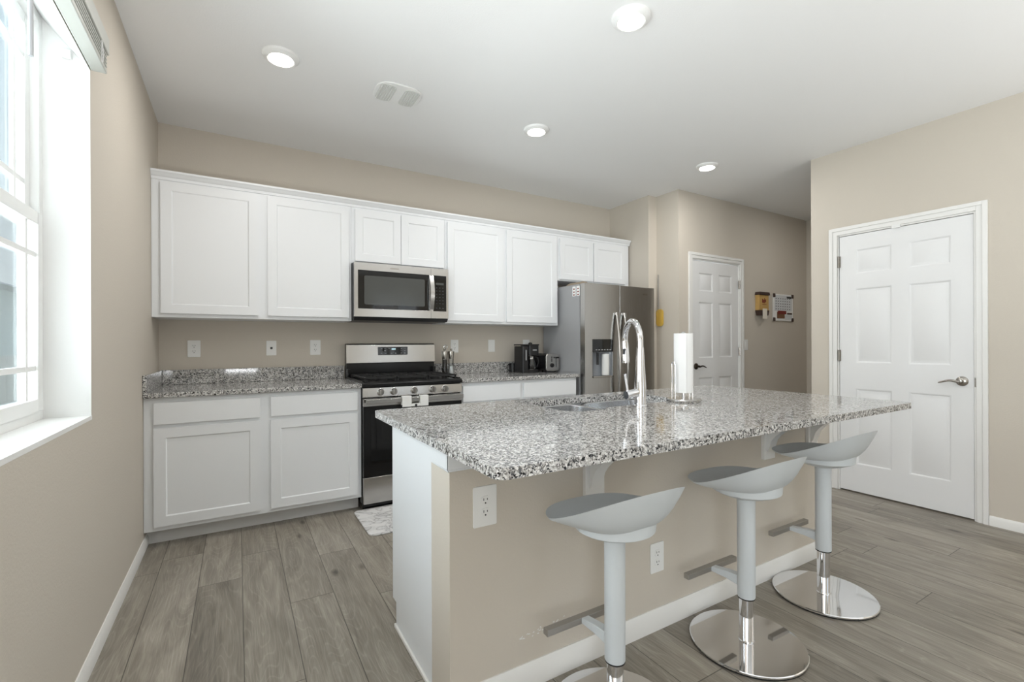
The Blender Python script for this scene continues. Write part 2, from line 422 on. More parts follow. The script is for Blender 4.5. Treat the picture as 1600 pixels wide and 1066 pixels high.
struct('wall_left', w, WALL, 'beige wall with the window')
w = MB()
w.box(XL-.18, XL-.0005, WY1-.002, WY1+.012, WZ0, WZT+.001)      # white painted returns of the opening
w.box(XL-.18, XL-.0005, WY0-.012, WY0+.002, WZ0, WZT+.001)
w.prism([(XL-.0005, WZ1), (XL-.0005, WZ1+.004), (XL-.13, WZT+.004), (XL-.18, WZT+.004), (XL-.18, WZT), (XL-.13, WZT)], XZ, WY0-.010, WY1+.010)
w.box(XL-.18, XL+.0015, WY0-.012, WY1+.001, WZ0-.015, WZ0)
struct('trim_1', w, REVEAL, 'white painted window returns and sill')
struct('wall_back', box(XL, XE, YB, YB+T, 0, ZC), WALL, 'beige wall behind the cabinets')
w = MB().prism([(XE, YB+T), (XE, YJ), (XE2, YJ), (XE2, YK), (3.962+.052, YK), (3.962+.052, YK+.12), (3.962, YK+.12), (3.962, YB+T)], XY, 0, ZC)
struct('wall_alcove', w, WALL, 'beige wall end beside the refrigerator')
HD0, HD1, HDT = 4.014, 4.822, 2.062
w = MB().box(HD1, XH, YK, YK+.12, 0, ZC).box(HD0, HD1, YK, YK+.12, HDT, ZC)
struct('wall_hall', w, WALL, 'darker beige hall wall with the small door')
struct('wall_hall_side', box(XR+.121, XH, .5, .62, 0, ZC), WALL, 'hall side wall')
struct('wall_hall_end', box(XH, XH+.12, .5, YK+.12, 0, ZC), WALL, 'hall end wall')
PD0, PD1, PDT = 1.062, 1.882, 2.05
w = MB().box(XR, XR+.12, PD1, YD, 0, ZC).box(XR, XR+.12, PD0, PD1, PDT, ZC).box(XR, XR+.12, YREAR, PD0, 0, ZC)
struct('wall_right', w, WALL, 'beige wall with the pantry door')
w = MB().box(XL, 2.6, YREAR-.12, YREAR, 0, ZC).box(3.75, XR, YREAR-.12, YREAR, 0, ZC).box(2.6, 3.75, YREAR-.12, YREAR, 2.35, ZC)
struct('wall_rear', w, WALL, 'wall behind the camera with an added patio door')
w = MB()
for x in (2.6, 3.14, 3.68): w.box(x, x+.07, YREAR-.09, YREAR-.03, 0, 2.35)
w.box(2.6, 3.75, YREAR-.09, YREAR-.03, 2.28, 2.35).box(2.6, 3.75, YREAR-.09, YREAR-.03, 0, .08)
struct('window_2', w, TRIM, 'unseen patio door frame added behind the camera')  # unseen door put in so that sky light enters from the rear

def baseboard(name, pts, h=.062, t=.013):
    """profile swept along straight runs: (x0, y0, x1, y1, nx, ny) with the outward normal"""
    m = MB()
    for x0, y0, x1, y1, nx, ny in pts:
        prof = [(0, 0), (t, 0), (t, h*.72), (t*.55, h*.90), (t*.35, h), (0, h)]
        vs = [(x0+nx*a, y0+ny*a, z) for a, z in prof]+[(x1+nx*a, y1+ny*a, z) for a, z in prof]
        n = len(prof)
        m.add(vs, [tuple(range(n)), tuple(range(2*n-1, n-1, -1))]+[(k, (k+1) % n, n+(k+1) % n, n+k) for k in range(n)])
    return struct(name, m, TRIM)
baseboard('baseboard_left', [(XL, -.65, XL, 3.475, 1, 0)])
baseboard('baseboard_right', [(XR, YREAR, XR, 1.003, -1, 0), (XR, 1.941, XR, YD, -1, 0)])
baseboard('baseboard_hall', [(XE2, YK, 3.962, YK, 0, -1), (4.877, YK, XH, YK, 0, -1)])

def casing(name, fn, u0, u1, top, wdt=.057, t=.016):
    """stepped door casing round an opening u0..u1 (fn as for a face)"""
    m = MB()
    for a, b, c, d in ((u0-wdt, u0, 0, top+wdt), (u1, u1+wdt, 0, top+wdt), (u0, u1, top, top+wdt)):
        m.prism([(a, c), (b, c), (b, d), (a, d)], fn, 0, t*.6)
    e = wdt*.45
    for a, b, c, d in ((u0-wdt, u0-wdt+e, 0, top+wdt), (u1+wdt-e, u1+wdt, 0, top+wdt), (u0-wdt+e, u1+wdt-e, top+wdt-e, top+wdt)):
        m.prism([(a, c), (b, c), (b, d), (a, d)], fn, t*.6, t)
    # jamb lining the opening
    for a, b, c, d in ((u0, u0+.012, 0, top), (u1-.012, u1, 0, top), (u0+.012, u1-.012, top-.012, top)):
        m.prism([(a, c), (b, c), (b, d), (a, d)], fn, -.118, .001)
    return struct(name, m, TRIM, bev=.002)
SIX = [(0, 0, .012, .009), ]
def six_panel(fn, u0, u1, v0, v1, thick):
    W_ = u1-u0; st = W_*.140; mid = W_*.122
    c = [(u0+st, u0+W_/2-mid/2), (u0+W_/2+mid/2, u1-st)]
    H = v1-v0
    r = [(v0+H*.105, v0+H*.402), (v0+H*.500, v0+H*.792), (v0+H*.846, v0+H*.943)]
    P = [(a, b, d, e) for a, b in c for d, e in r]
    return MB().paneled(fn, u0, u1, v0, v1, thick, P, [(.004, .001), (.014, .009), (.022, .009), (.040, .003)])
def hinge(fn, u, v, parent, h=.09):
    m = MB()
    m.prism([(u-.014, v-h/2), (u+.014, v-h/2), (u+.014, v+h/2), (u-.014, v+h/2)], fn, -.002, .002)
    p0, p1 = Vector(fn(u, v-h/2, .006)), Vector(fn(u, v+h/2, .006))
    m.tube([p0, p1], .006, 10)
    return obj('hinge', m, NICKEL, parent)
def lever(fn, u, v, sgn, parent, m_):
    """round rose and a wavy lever reaching to the side sgn"""
    h = MB()
    c = Vector(fn(u, v, 0)); out = (Vector(fn(u, v, 1))-c)
    sd = Vector(fn(u+1, v, 0))-c
    prof = [(.000, .0), (.033, .0), (.032, .006), (.026, .012), (.012, .016), (.011, .045), (.0, .047)]
    n = 28; vs = []; fs = []
    up = Vector((0, 0, 1))
    for r_, hh in prof:
        for k in range(n):
            a = 2*PI*k/n; vs.append(c+sd*r_*math.cos(a)+up*r_*math.sin(a)+out*hh)
    for i in range(len(prof)-1):
        for k in range(n): fs.append((i*n+k, i*n+(k+1) % n, (i+1)*n+(k+1) % n, (i+1)*n+k))
    h.add(vs, fs)
    pts = []; rr = []
    for k in range(13):
        t = k/12
        pts.append(c+out*(.046-.004*t)+sd*sgn*(.112*t)+up*(-.004+.012*math.sin(t*PI*1.35)*(t**.5) - .0*t)); rr.append(.0095-.004*t if k < 12 else .004)
    h.tube(pts, rr, 12)
    return obj('door_handle', h, m_, parent, label='curved lever door handle')

# pantry door in the right wall (u = -y)
FR = face_left(XR)
casing('trim_2', FR, -PD1, -PD0, PDT)
d1 = struct('door_1', six_panel(face_left(XR+.004), -PD1+.014, -PD0-.014, .012, PDT-.016, .036), DOORW, 'white six panel pantry door with satin nickel lever')
for z in (1.834, 1.082, .345): hinge(face_left(XR-.001), -PD1+.010, z, d1)
lever(face_left(XR+.004), -1.134, .922, -1, d1, NICKEL)
g = MB(); g.prism(rrect(-1.0705, -1.062, .888, .95, .004), face_left(XR-.0025), 0, .003); obj('strike_plate', g, NICKEL, d1)
g = MB(); g.prism(rrect(-1.515, -1.465, 2.03, 2.052, .004), face_left(XR-.0005), -.002, .012); obj('catch', g, WHITEP, d1)
# hall door (u = x)
FH = face_front(YK)
casing('trim_3', FH, HD0, HD1, HDT)
d2 = struct('door_2', six_panel(face_front(YK+.012), HD0+.014, HD1-.014, .012, HDT-.022, .036), DOORW, 'white six panel hall door with dark lever')
for z in (1.832, 1.09, .34): hinge(face_front(YK-.001), HD1-.012, z, d2)
lever(face_front(YK+.012), HD0+.075, .944, 1, d2, BRONZE)

# ------------------------------------------------------------------ window, blind and what lies outside
wf = thing('window_1', 'white vinyl single hung window with grilles', 'window', (-.62, 1.68, WZ0)); wf['kind'] = 'structure'
def frame(y0, y1, z0, z1, x0, x1, wd, m=None):
    m = m or MB()
    m.box(x0, x1, y0, y0+wd, z0, z1).box(x0, x1, y1-wd, y1, z0, z1).box(x0, x1, y0+wd, y1-wd, z0, z0+wd).box(x0, x1, y0+wd, y1-wd, z1-wd, z1)
    return m
obj('window_frame', frame(WY0, WY1, WZ0, WZT, -.650, -.600, .034), WHITEP, wf, bev=.003)
ZM = 1.625
sl = obj('lower_sash', frame(WY0+.034, WY1-.034, WZ0+.034, ZM+.022, -.622, -.592, .044), WHITEP, wf, bev=.003)
su = obj('upper_sash', frame(WY0+.034, WY1-.034, ZM-.022, WZT-.034, -.648, -.624, .040), WHITEP, wf, bev=.003)
def grille(y0, y1, z0, z1, x, par):
    m = MB()
    for y in (y0+.080, y1-.080): m.box(x-.005, x+.005, y-.009, y+.009, z0, z1)
    for z in (z0+.105, z1-.105): m.box(x-.0045, x+.0045, y0, y1, z-.009, z+.009)
    obj('grille', m, WHITEP, par)
    g = box(x-.010, x-.006, y0, y1, z0, z1); obj('pane', g, GLASS, par)
grille(WY0+.078, WY1-.078, WZ0+.078, ZM-.022, -.604, sl)
grille(WY0+.074, WY1-.074, ZM+.018, WZT-.074, -.632, su)

bl = thing('window_blind', 'white slatted blind raised into a stack above the window', 'blind', (-.445, 1.68, WZ1))
BY0, BY1 = 1.03, 2.312
obj('headrail', box(XL+.001, -.418, BY0, BY1, 2.292, 2.357), BLIND, bl, bev=.004)
m = MB()
for k in range(9):
    z = 2.230+k*.0068
    m.box(XL+.004, -.424+.002*(k % 2), BY0+.02, BY1-.02, z, z+.0036)
obj('slat_stack', m, BLIND, bl)
obj('bottom_rail', box(XL+.003, -.422, BY0+.02, BY1-.02, 2.212, 2.2285), BLIND, bl, bev=.003)
for y in (2.20, 1.68, 1.16):
    obj('ladder_cord', MB().tube([(-.4195, y, 2.214), (-.4195, y, 2.291)], .0016, 6), WHITEP, bl)
    obj('ladder_cord', MB().tube([(-.419, y+.012, 2.216), (-.4175, y+.018, 2.249), (-.419, y+.004, 2.286)], .0014, 6), WHITEP, bl)
m = MB().tube([(-.425, 1.50, 2.293), (-.4125, 1.50, 2.276), (-.4125, 1.50, 1.86)], .005, 10); obj('tilt_wand', m, LGREY, bl)
m = MB().prism(rrect(2.268, 2.289, 2.232, 2.262, .006), YZ, -.545, -.520); obj('hold_down_clip', m, WHITEP, bl)

single('ground', box(-40, -.67, -30, 40, -.5, -.42), GRASS, 'pale lawn outside the kitchen window', 'lawn')
hs = thing('house', 'grey green sided house beyond the window', 'house', (-9, 14, -.42))
obj('siding_wall', box(-13, -6.2, 9, 22, -.42, 3.0), SIDING, hs)
m = MB().prism([(-13.6, 2.9), (-5.6, 2.9), (-9.6, 4.3)], XZ, 8.5, 22.5); obj('roof', m, ROOF, hs)
m = MB().box(-6.21, -6.14, 14.2, 15.5, .9, 2.2); obj('house_window', m, WHITEP, hs)
fe = thing('fence', 'pale board fence behind the lawn', 'fence', (-3.9, 9, -.42))
for k in range(30):
    y = 3.2+k*.42; obj('fence_board', box(-3.92, -3.89, y, y+.38, -.42, .98), FENCE, fe)
m = MB()
for z in (0, .7): obj('fence_rail', box(-3.89, -3.85, 3.2, 15.8, z, z+.09), FENCE, fe)

# ------------------------------------------------------------------ ceiling fittings
def downlight(x, y, label):
    t = thing('recessed_light', label, 'ceiling light', (x, y, ZC), 'recessed ceiling lights')
    m = MB().lathe((x, y, ZC), [(.060, -.0215), (.068, -.024), (.088, -.012), (.092, 0), (.060, -.001)], 40, cap=False); obj('trim_ring', m, WHITEP, t)
    m = MB().lathe((x, y, ZC), [(.0, -.0225), (.062, -.0225), (.062, -.012), (0, -.012)], 40, cap=False); obj('lens', m, LENS, t, label='glowing lens')
    l = bpy.data.lights.new('lamp', 'AREA'); l.shape = 'DISK'; l.size = .12; l.energy = 6.0; l.color = (1, .985, .96)
    lo = bpy.data.objects.new('lamp', l); COL.objects.link(lo); lo.location = (x, y, ZC-.026)
downlight(.205, 2.765, 'glowing round recessed light nearest the window, left of the ceiling vent')
downlight(1.612, 1.600, 'large glowing round recessed light above the near edge of the island')
downlight(1.862, 2.785, 'glowing round recessed light right of the ceiling vent')
downlight(3.530, 2.605, 'smallest glowing round recessed light, toward the refrigerator and hall')
vt = thing('ceiling_vent', 'rounded white ceiling vent with two grey louvred halves', 'vent', (.855, 2.82, ZC))
m = MB().prism(rrect(.715, .995, 2.700, 2.940, .085, 10), XY, ZC-.010, ZC); obj('cover_plate', m, WHITEP, vt, bev=.004)
for x0, x1 in ((.735, .832), (.880, .975)):
    m = MB().prism(rrect(x0, x1, 2.722, 2.918, .035, 8), XY, ZC-.0125, ZC-.010)
    for k in range(6):
        x = x0+.010+k*(x1-x0-.02)/5; m.box(x-.002, x+.002, 2.735, 2.905, ZC-.017, ZC-.012)
    obj('louvre', m, VENTG, vt, label='grey louvre')

# ------------------------------------------------------------------ cabinets
def shaker(u0, u1, z0, z1, fn, rail=.057, thick=.019):
    return MB().paneled(fn, u0, u1, z0, z1, thick, [(u0+rail, u1-rail, z0+rail, z1-rail)], [(.006, .006), (.0065, .0065)])
YU, YF = 3.696, 3.389
def upper(label, x0, x1, z0, z1, doors, dz0, dz1, depth=None):
    t = thing('wall_cabinet', label, 'cabinet', ((x0+x1)/2, YB, z0), 'white wall cabinets')
    m = MB().box(x0, x1, YU+.018, YB-.001, z0, z1)                    # carcass
    m.box(x0, x1, YU, YU+.018, z0, z1)
    obj('carcass', m, CAB, t, bev=.0015)
    for a, b in doors: obj('door', shaker(a, b, dz0, dz1, face_front(YU-.019)), CAB, t, bev=.0012)
    return t
upper('wide white two door wall cabinet in the corner by the window wall', XL+.001, .756, 1.363, 2.262, [(-.420, .128), (.185, .737)], 1.389, 2.234)
upper('short white two door wall cabinet above the microwave', .757, 1.527, 1.812, 2.262, [(.782, 1.140), (1.144, 1.512)], 1.829, 2.230)
upper('white two door wall cabinet between the microwave and the refrigerator', 1.528, 2.717, 1.363, 2.262, [(1.546, 2.092), (2.128, 2.693)], 1.386, 2.228)
upper('short white two door wall cabinet above the refrigerator', 2.718, 3.672, 1.808, 2.262, [(2.736, 3.158), (3.170, 3.610)], 1.822, 2.222)
m = MB()
prof = [(YU, 2.245), (YU-.006, 2.245), (YU-.008, 2.262), (YU-.016, 2.268), (YU-.020, 2.280), (YU-.030, 2.290), (YU-.030, 2.302), (YU+.005, 2.302)]
m.prism(prof, YZ, XL+.001, 3.685)
m.box(XL+.001, 3.685, YU+.005, YB-.002, 2.2625, 2.270)
single('crown_moulding', m, CAB, 'white stepped moulding along the tops of the wall cabinets', 'moulding')

def base(label, x0, x1, z1, drawers, doors, y_face=YF):
    t = thing('base_cabinet', label, 'cabinet', ((x0+x1)/2, YB, 0), 'white base cabinets')
    m = MB().box(x0, x1, y_face, YB-.001, .095, z1); obj('carcass', m, CAB, t, bev=.0015)
    obj('toe_kick', box(x0, x1-.004, y_face+.085, y_face+.097, 0, .095), TOEK, t)
    fn = face_front(y_face-.019)
    for a, b in drawers: obj('drawer', MB().prism([(a, .719), (b, .719), (b, .848), (a, .848)], XZ, y_face-.019, y_face), CAB, t, bev=.0025)
    for a, b in doors: obj('door', shaker(a, b, .123, .697, fn), CAB, t, bev=.0012)
    return t
base('white base cabinet with two drawers left of the range', XL+.001, .757, .8755, [(-.421, .125), (.184, .731)], [(-.421, .125), (.184, .731)])
base('white base cabinet with two drawers between the range and the refrigerator', 1.527, 2.700, .8755, [(1.544, 2.080), (2.118, 2.684)], [(1.544, 2.080), (2.118, 2.684)])
single('countertop', box(XL+.001, .757, 3.357, YB-.001, .876, .906), GRAN, 'speckled granite countertop left of the range', 'countertop', 'granite counters', bev=.005)
single('countertop', box(1.527, 2.722, 3.357, YB-.001, .876, .906), GRAN, 'speckled granite countertop between the range and the refrigerator', 'countertop', 'granite counters', bev=.005)
t = thing('backsplash', 'low granite backsplash turning the corner behind the left counter', 'backsplash', (.14, YB-.01, .906), 'granite backsplashes')
obj('back_strip', box(XL+.021, .757, YB-.021, YB-.001, .9062, 1.010), GRAN, t, bev=.003)
obj('side_strip', box(XL+.001, XL+.0205, 3.357, YB-.001, .9062, 1.010), GRAN, t, bev=.003)
single('backsplash', box(1.527, 2.722, YB-.021, YB-.001, .9062, 1.006), GRAN, 'low granite backsplash behind the coffee maker and toaster', 'backsplash', 'granite backsplashes', bev=.003)

# ------------------------------------------------------------------ range
RX0, RX1, RYF = .761, 1.523, 3.345
rg = thing('gas_range', 'stainless gas range with black cooktop and oven door', 'stove', ((RX0+RX1)/2, 3.68, 0))
m = MB().box(RX0, RX1, RYF+.03, YB-.01, .045, .880); obj('body', m, BLACK, rg, bev=.003)
for x in (RX0+.05, RX1-.05):
    for y in (3.46, 3.93): obj('leg', MB().lathe((x, y, 0), [(.02, 0), (.02, .046)], 14), BLACKP, rg)
obj('toe_panel', box(RX0+.004, RX1-.004, RYF+.045, RYF+.055, .008, .05), BLACK, rg)
m = MB().prism([(RYF+.035, .806), (RYF+.004, .806), (RYF, .812), (RYF+.006, .872), (RYF+.035, .876)], YZ, RX0, RX1); obj('control_panel', m, STEEL, rg)
for x, z in ((.884, .842), (.980, .842), (1.134, .842), (1.278, .842), (1.380, .842)):
    k = MB().lathe((x, RYF+.004, z), [(.0, 0), (.027, 0), (.027, .006), (.023, .008), (.021, .028), (.019, .031), (0, .031)], 26, '-Y', cap=False)
    kn = obj('knob', k, STEEL, rg)
    obj('grip', MB().prism(rrect(x-.005, x+.005, z-.021, z+.021, .003), XZ, RYF-.037, RYF-.026), NICKEL, kn)
m = MB().prism([(RYF-.004, .880), (RYF-.004, .902), (RYF+.010, .914), (3.90, .914), (3.90, .880)], YZ, RX0-.002, RX1+.002)
obj('cooktop', m, BLACK, rg, bev=.003)
each('cooktop_rim', [box(RX0, RX0+.02, RYF+.03, 3.90, .914, .921), box(RX1-.02, RX1, RYF+.03, 3.90, .914, .921)], BLACK, rg, bev=.002)
for cx, cy, r in ((.93, 3.50, .045), (.93, 3.76, .04), (1.142, 3.63, .05), (1.355, 3.50, .04), (1.355, 3.76, .045)):
    obj('burner', MB().lathe((cx, cy, .914), [(r, 0), (r, .006), (r*.75, .008), (r*.75, .014), (0, .015)], 24, cap=False), IRON, rg)
for a, b in ((.785, 1.018), (1.024, 1.260), (1.266, 1.500)):
    m = MB(); z = .938; h = .012
    for x in (a+.006, b-.006): m.bar((x, 3.40, z), (x, 3.88, z), .011, h)
    for y in (3.406, 3.64, 3.874): m.bar((a, y, z), (b, y, z), .011, h)
    c = (a+b)/2
    m.bar((c, 3.40, z), (c, 3.88, z), .010, h)
    for y in (3.52, 3.76): m.bar((a, y, z), (b, y, z), .010, h)
    for x in (a+.006, b-.006):
        for y in (3.406, 3.874): m.box(x-.006, x+.006, y-.006, y+.006, .914, z)
    obj('grate', m, IRON, rg)
m = MB().box(RX0+.003, RX1-.003, 3.935, YB-.012, .880, 1.19)
m.box(RX0+.003, RX0+.03, 3.895, 3.936, .915, .985).box(RX1-.03, RX1-.003, 3.895, 3.936, .915, .985)
obj('backguard', m, BLACK, rg, bev=.004)
bg = obj('backguard_panel', MB().prism([(3.926, 1.026), (3.918, 1.030), (3.928, 1.180), (3.936, 1.184), (3.936, 1.026)], YZ, RX0, RX1), STEEL, rg, bev=.002, label='brushed steel panel of the backguard')
dp = obj('display_panel', box(1.016, 1.271, 3.9175, 3.930, 1.093, 1.162), GLASSB, rg, bev=.002)
m = MB()
for x, z in ((1.045, 1.148), (1.075, 1.148), (1.11, 1.150), (1.045, 1.108), (1.078, 1.108), (1.13, 1.108), (1.165, 1.108), (1.215, 1.148), (1.245, 1.148), (1.215, 1.128), (1.245, 1.128), (1.215, 1.108), (1.245, 1.108), (1.075, 1.13)):
    obj('button_mark', box(x-.007, x+.007, 3.9168, 3.918, z-.002, z+.002), LGREY, dp)
m = MB()
for x in (1.135, 1.147, 1.159): obj('clock_digit', box(x-.004, x+.004, 3.9166, 3.918, 1.138, 1.150), LCD, dp)
od = obj('oven_door', MB().box(RX0+.002, RX1-.002, RYF, RYF+.028, .240, .742), BLACK, rg, bev=.003)
obj('door_top', box(RX0+.002, RX1-.002, RYF-.002, RYF+.028, .7425, .797), STEEL, od, bev=.002, label='stainless band across the top of the oven door')
obj('door_glass', MB().prism(rrect(RX0+.055, RX1-.055, .330, .690, .012), XZ, RYF-.0015, RYF+.001), GLASSB, od)
m = MB().prism(rrect(.772, 1.512, .766, .797, .006), XZ, RYF-.056, RYF-.040)
for x in (.80, 1.484): m.box(x-.016, x+.016, RYF-.042, RYF-.001, .768, .795)
obj('handle', m, STEEL, od, bev=.003)
obj('storage_drawer', box(RX0+.002, RX1-.002, RYF+.002, RYF+.03, .049, .236), STEEL, rg, bev=.003)
lk = thing('oven_lock', 'white child safety lock strapped over the oven door handle', 'lock', (1.123, RYF-.06, .72))
for a, b in ((1.024, 1.094), (1.158, 1.223)):
    m = MB().prism([(RYF-.036, .74), (RYF-.036, .8005), (RYF-.0565, .8005), (RYF-.0565, .728), (RYF-.063, .728), (RYF-.063, .807), (RYF-.030, .807), (RYF-.030, .74)], YZ, a, b)
    obj('pad', m, WHITEP, lk, bev=.003)
m = MB().prism(rrect(1.092, 1.160, .729, .750, .008), XZ, RYF-.0625, RYF-.0568); obj('strap', m, WHITEP, lk, bev=.002)
obj('latch', MB().lathe((1.126, RYF-.0625, .738), [(.009, 0), (.009, .004), (0, .005)], 16, '-Y'), DGREY, lk)

# ------------------------------------------------------------------ microwave
MY = 3.616
mw = thing('microwave', 'stainless over the range microwave with dark glass door', 'microwave', (1.142, 3.8, 1.372), None)
obj('body', box(.7595, 1.5255, MY+.022, YB-.001, 1.380, 1.8115), BLACKP, mw, bev=.003)
obj('underside', MB().prism([(MY+.006, 1.394), (MY+.03, 1.369), (YB-.002, 1.369), (YB-.002, 1.381), (MY+.006, 1.396)], YZ, .762, 1.523), DGREY, mw)
md = obj('door', MB().paneled(face_front(MY), .760, 1.370, 1.397, 1.8095, .022, [(.788, 1.358, 1.458, 1.752)], [(.002, .003)]), [STEEL], mw, bev=.0015)
obj('door_glass', MB().box(.790, 1.357, MY+.0005, MY+.0025, 1.460, 1.750), GLASSB, md)
obj('window', MB().prism(rrect(.835, 1.318, 1.490, 1.712, .012), XZ, MY-.0008, MY+.0006), MWIN, md, label='grey screened viewing window')
obj('sticker', MB().box(.912, 1.095, MY-.0012, MY+.0004, 1.4605, 1.483), DGREY, md)
pts = []; 
for k in range(15):
    t = k/14; pts.append((1.372, MY-.012-.030*math.sin(PI*t), 1.462+.285*t))
m = MB()
for i in range(14):
    p, q = pts[i], pts[i+1]
    m.add([(p[0]-.017, p[1], p[2]), (p[0]+.017, p[1], p[2]), (q[0]+.017, q[1], q[2]), (q[0]-.017, q[1], q[2]),
           (p[0]-.014, p[1]+.012, p[2]), (p[0]+.014, p[1]+.012, p[2]), (q[0]+.014, q[1]+.012, q[2]), (q[0]-.014, q[1]+.012, q[2])],
          [(0, 1, 2, 3), (7, 6, 5, 4), (0, 4, 5, 1) if i == 0 else (0, 4, 7, 3), (2, 1, 5, 6), (0, 3, 7, 4), (3, 2, 6, 7) if i == 13 else (1, 2, 6, 5)])
for z in (1.470, 1.739): m.box(1.360, 1.384, MY-.014, MY+.001, z-.010, z+.010)
obj('handle', m, STEELV, md)
obj('badge', MB().prism(rrect(1.035, 1.105, 1.774, 1.786, .004), XZ, MY-.0015, MY+.0005), NICKEL, md)
cp = obj('control_panel', MB().box(1.372, 1.5255, MY+.0005, MY+.022, 1.397, 1.8095), STEEL, mw, bev=.0015)
obj('keypad', MB().box(1.392, 1.506, MY-.0012, MY+.001, 1.456, 1.752), GLASSB, cp)
obj('display', MB().box(1.412, 1.482, MY-.0022, MY-.001, 1.674, 1.692), MWIN, cp)
m = MB()
for r in range(6):
    for c in range(3):
        x = 1.420+c*.028; z = 1.650-r*.026; obj('key_mark', box(x-.006, x+.006, MY-.0020, MY-.0011, z-.004, z+.004), DGREY, cp)
for c in range(3):
    x = 1.420+c*.028; obj('key_mark', box(x-.007, x+.007, MY-.0020, MY-.0011, 1.478, 1.486), DGREY, cp)

# ------------------------------------------------------------------ refrigerator
FX0, FX1, FY = 2.745, 3.652, 3.315
fr = thing('refrigerator', 'stainless side by side refrigerator with dark grey sides and ice dispenser', 'refrigerator', ((FX0+FX1)/2, 3.66, 0))
obj('cabinet', box(FX0, FX1, FY+.078, YB-.03, .03, 1.742), FRSIDE, fr, bev=.004)
obj('gasket', box(FX0+.012, FX1-.012, FY+.066, FY+.079, .09, 1.735), DGREY, fr)
obj('toe_grille', box(FX0+.01, FX1-.01, FY+.05, FY+.07, .015, .085), DGREY, fr)
for x in (FX0+.06, FX1-.06):
    for y in (FY+.13, YB-.08): obj('foot', MB().lathe((x, y, 0), [(.022, 0), (.022, .031)], 14), BLACKP, fr)
XS = 3.176
def fdoor(x0, x1, name, cut=None):
    m = MB()
    if cut: m.paneled(face_front(FY), x0, x1, .088, 1.745, .066, [cut], [(.001, .055)])
    else: m.box(x0, x1, FY, FY+.066, .088, 1.745)
    return obj(name, m, STEELV, fr, bev=.004)
lf = fdoor(FX0, XS-.003, 'freezer_door', (2.836, 3.086, .866, 1.222))
rt = fdoor(XS+.003, FX1, 'door')
def fhandle(x, par):
    m = MB(); n = 26; prev = None
    for k in range(n+1):
        t = k/n; z = .50+.98*t; y = FY-.014-.050*math.sin(PI*t)**.8 if 0 < k < n else FY-.012
        ring = [(x-.013, y+.010, z), (x+.013, y+.010, z), (x+.016, y-.002, z), (x+.009, y-.009, z), (x-.009, y-.009, z), (x-.016, y-.002, z)]
        if prev: m.add(prev+ring, [(i, (i+1) % 6, 6+(i+1) % 6, 6+i) for i in range(6)])
        else: m.add(ring, [tuple(range(5, -1, -1))])
        prev = ring
    m.add(prev, [tuple(range(6))])
    for z in (.512, 1.468): m.box(x-.012, x+.012, FY-.016, FY+.002, z-.012, z+.012)
    obj('handle', m, STEELV, par)
fhandle(3.125, lf); fhandle(3.228, rt)
ds = obj('dispenser', frame(0, 1, 0, 1, 0, 0, .1, MB()).__class__().prism(rrect(2.836, 3.086, 1.106, 1.222, .006), XZ, FY-.004, FY+.03), GLASSB, lf, bev=.002, label='black dispenser control with icons')
m = MB()
for k in range(6): obj('icon', box(2.870+k*.034, 2.888+k*.034, FY-.0046, FY-.0038, 1.122, 1.129), LGREY, ds)
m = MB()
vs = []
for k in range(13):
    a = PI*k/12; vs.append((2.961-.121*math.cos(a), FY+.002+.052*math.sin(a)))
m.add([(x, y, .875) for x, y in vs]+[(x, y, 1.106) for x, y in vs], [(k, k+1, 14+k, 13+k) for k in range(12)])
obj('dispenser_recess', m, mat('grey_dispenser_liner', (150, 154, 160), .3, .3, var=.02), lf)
obj('drip_tray', MB().prism(rrect(2.838, 3.084, .866, .880, .004), XZ, FY-.010, FY+.05), NICKEL, lf)
m = MB().box(2.902, 2.922, FY+.012, FY+.024, .985, 1.10); obj('ice_paddle', m, DGREY, lf)
m = MB().lathe((3.010, FY+.020, .885), [(.0, 0), (.034, 0), (.036, .01), (.036, .200), (.0, .205)], 22, cap=False)
obj('liner_glint', m, WHITEP, lf)  # white cylinder imitating the bright reflection on the curved dispenser wall
obj('badge', MB().prism(rrect(3.495, 3.555, 1.668, 1.682, .003), XZ, FY-.0012, FY+.001), NICKEL, rt)
for y in (3.472, 3.411):
    lb = obj('sticker', MB().prism(rrect(y-.024, y+.024, 1.632, 1.725, .006), YZ, FX0-.0012, FX0+.001), WHITEP, fr, label='white safety sticker')
    m = MB()
    for z in (1.700, 1.672, 1.645): obj('sticker_print', MB().prism(rrect(y-.010, y+.010, z-.006, z+.006, .003), YZ, FX0-.0018, FX0-.001), REDINK, lb)
m = MB().prism([(3.36, 1.742), (3.60, 1.742), (3.60, 1.750), (3.56, 1.762), (3.36, 1.762)], YZ, FX0+.006, FX0+.07); obj('hinge_cover', m, BOXC, fr, bev=.004)

# ------------------------------------------------------------------ island
IX0, IX1, IY0, IY1, IZB, IZT = .515, 2.800, .935, 2.055, .866, .895
PX0, PX1, PY0, PY1 = .570, 2.775, 1.350, 1.508
isl = thing('kitchen_island', 'kitchen island of white cabinets with a grey beige half wall facing the stools', 'island', (1.67, 1.67, 0))
m = MB().prism([(PY1, 0), (1.922, 0), (1.922, .100), (1.970, .100), (1.970, IZB), (PY1, IZB)], YZ, PX0, PX0+.018)
obj('end_panel', m, CAB, isl, bev=.001)
m = MB().prism([(PY1, 0), (1.922, 0), (1.922, .100), (1.970, .100), (1.970, IZB), (PY1, IZB)], YZ, PX1-.018, PX1)
obj('end_panel', m, CAB, isl, bev=.001)
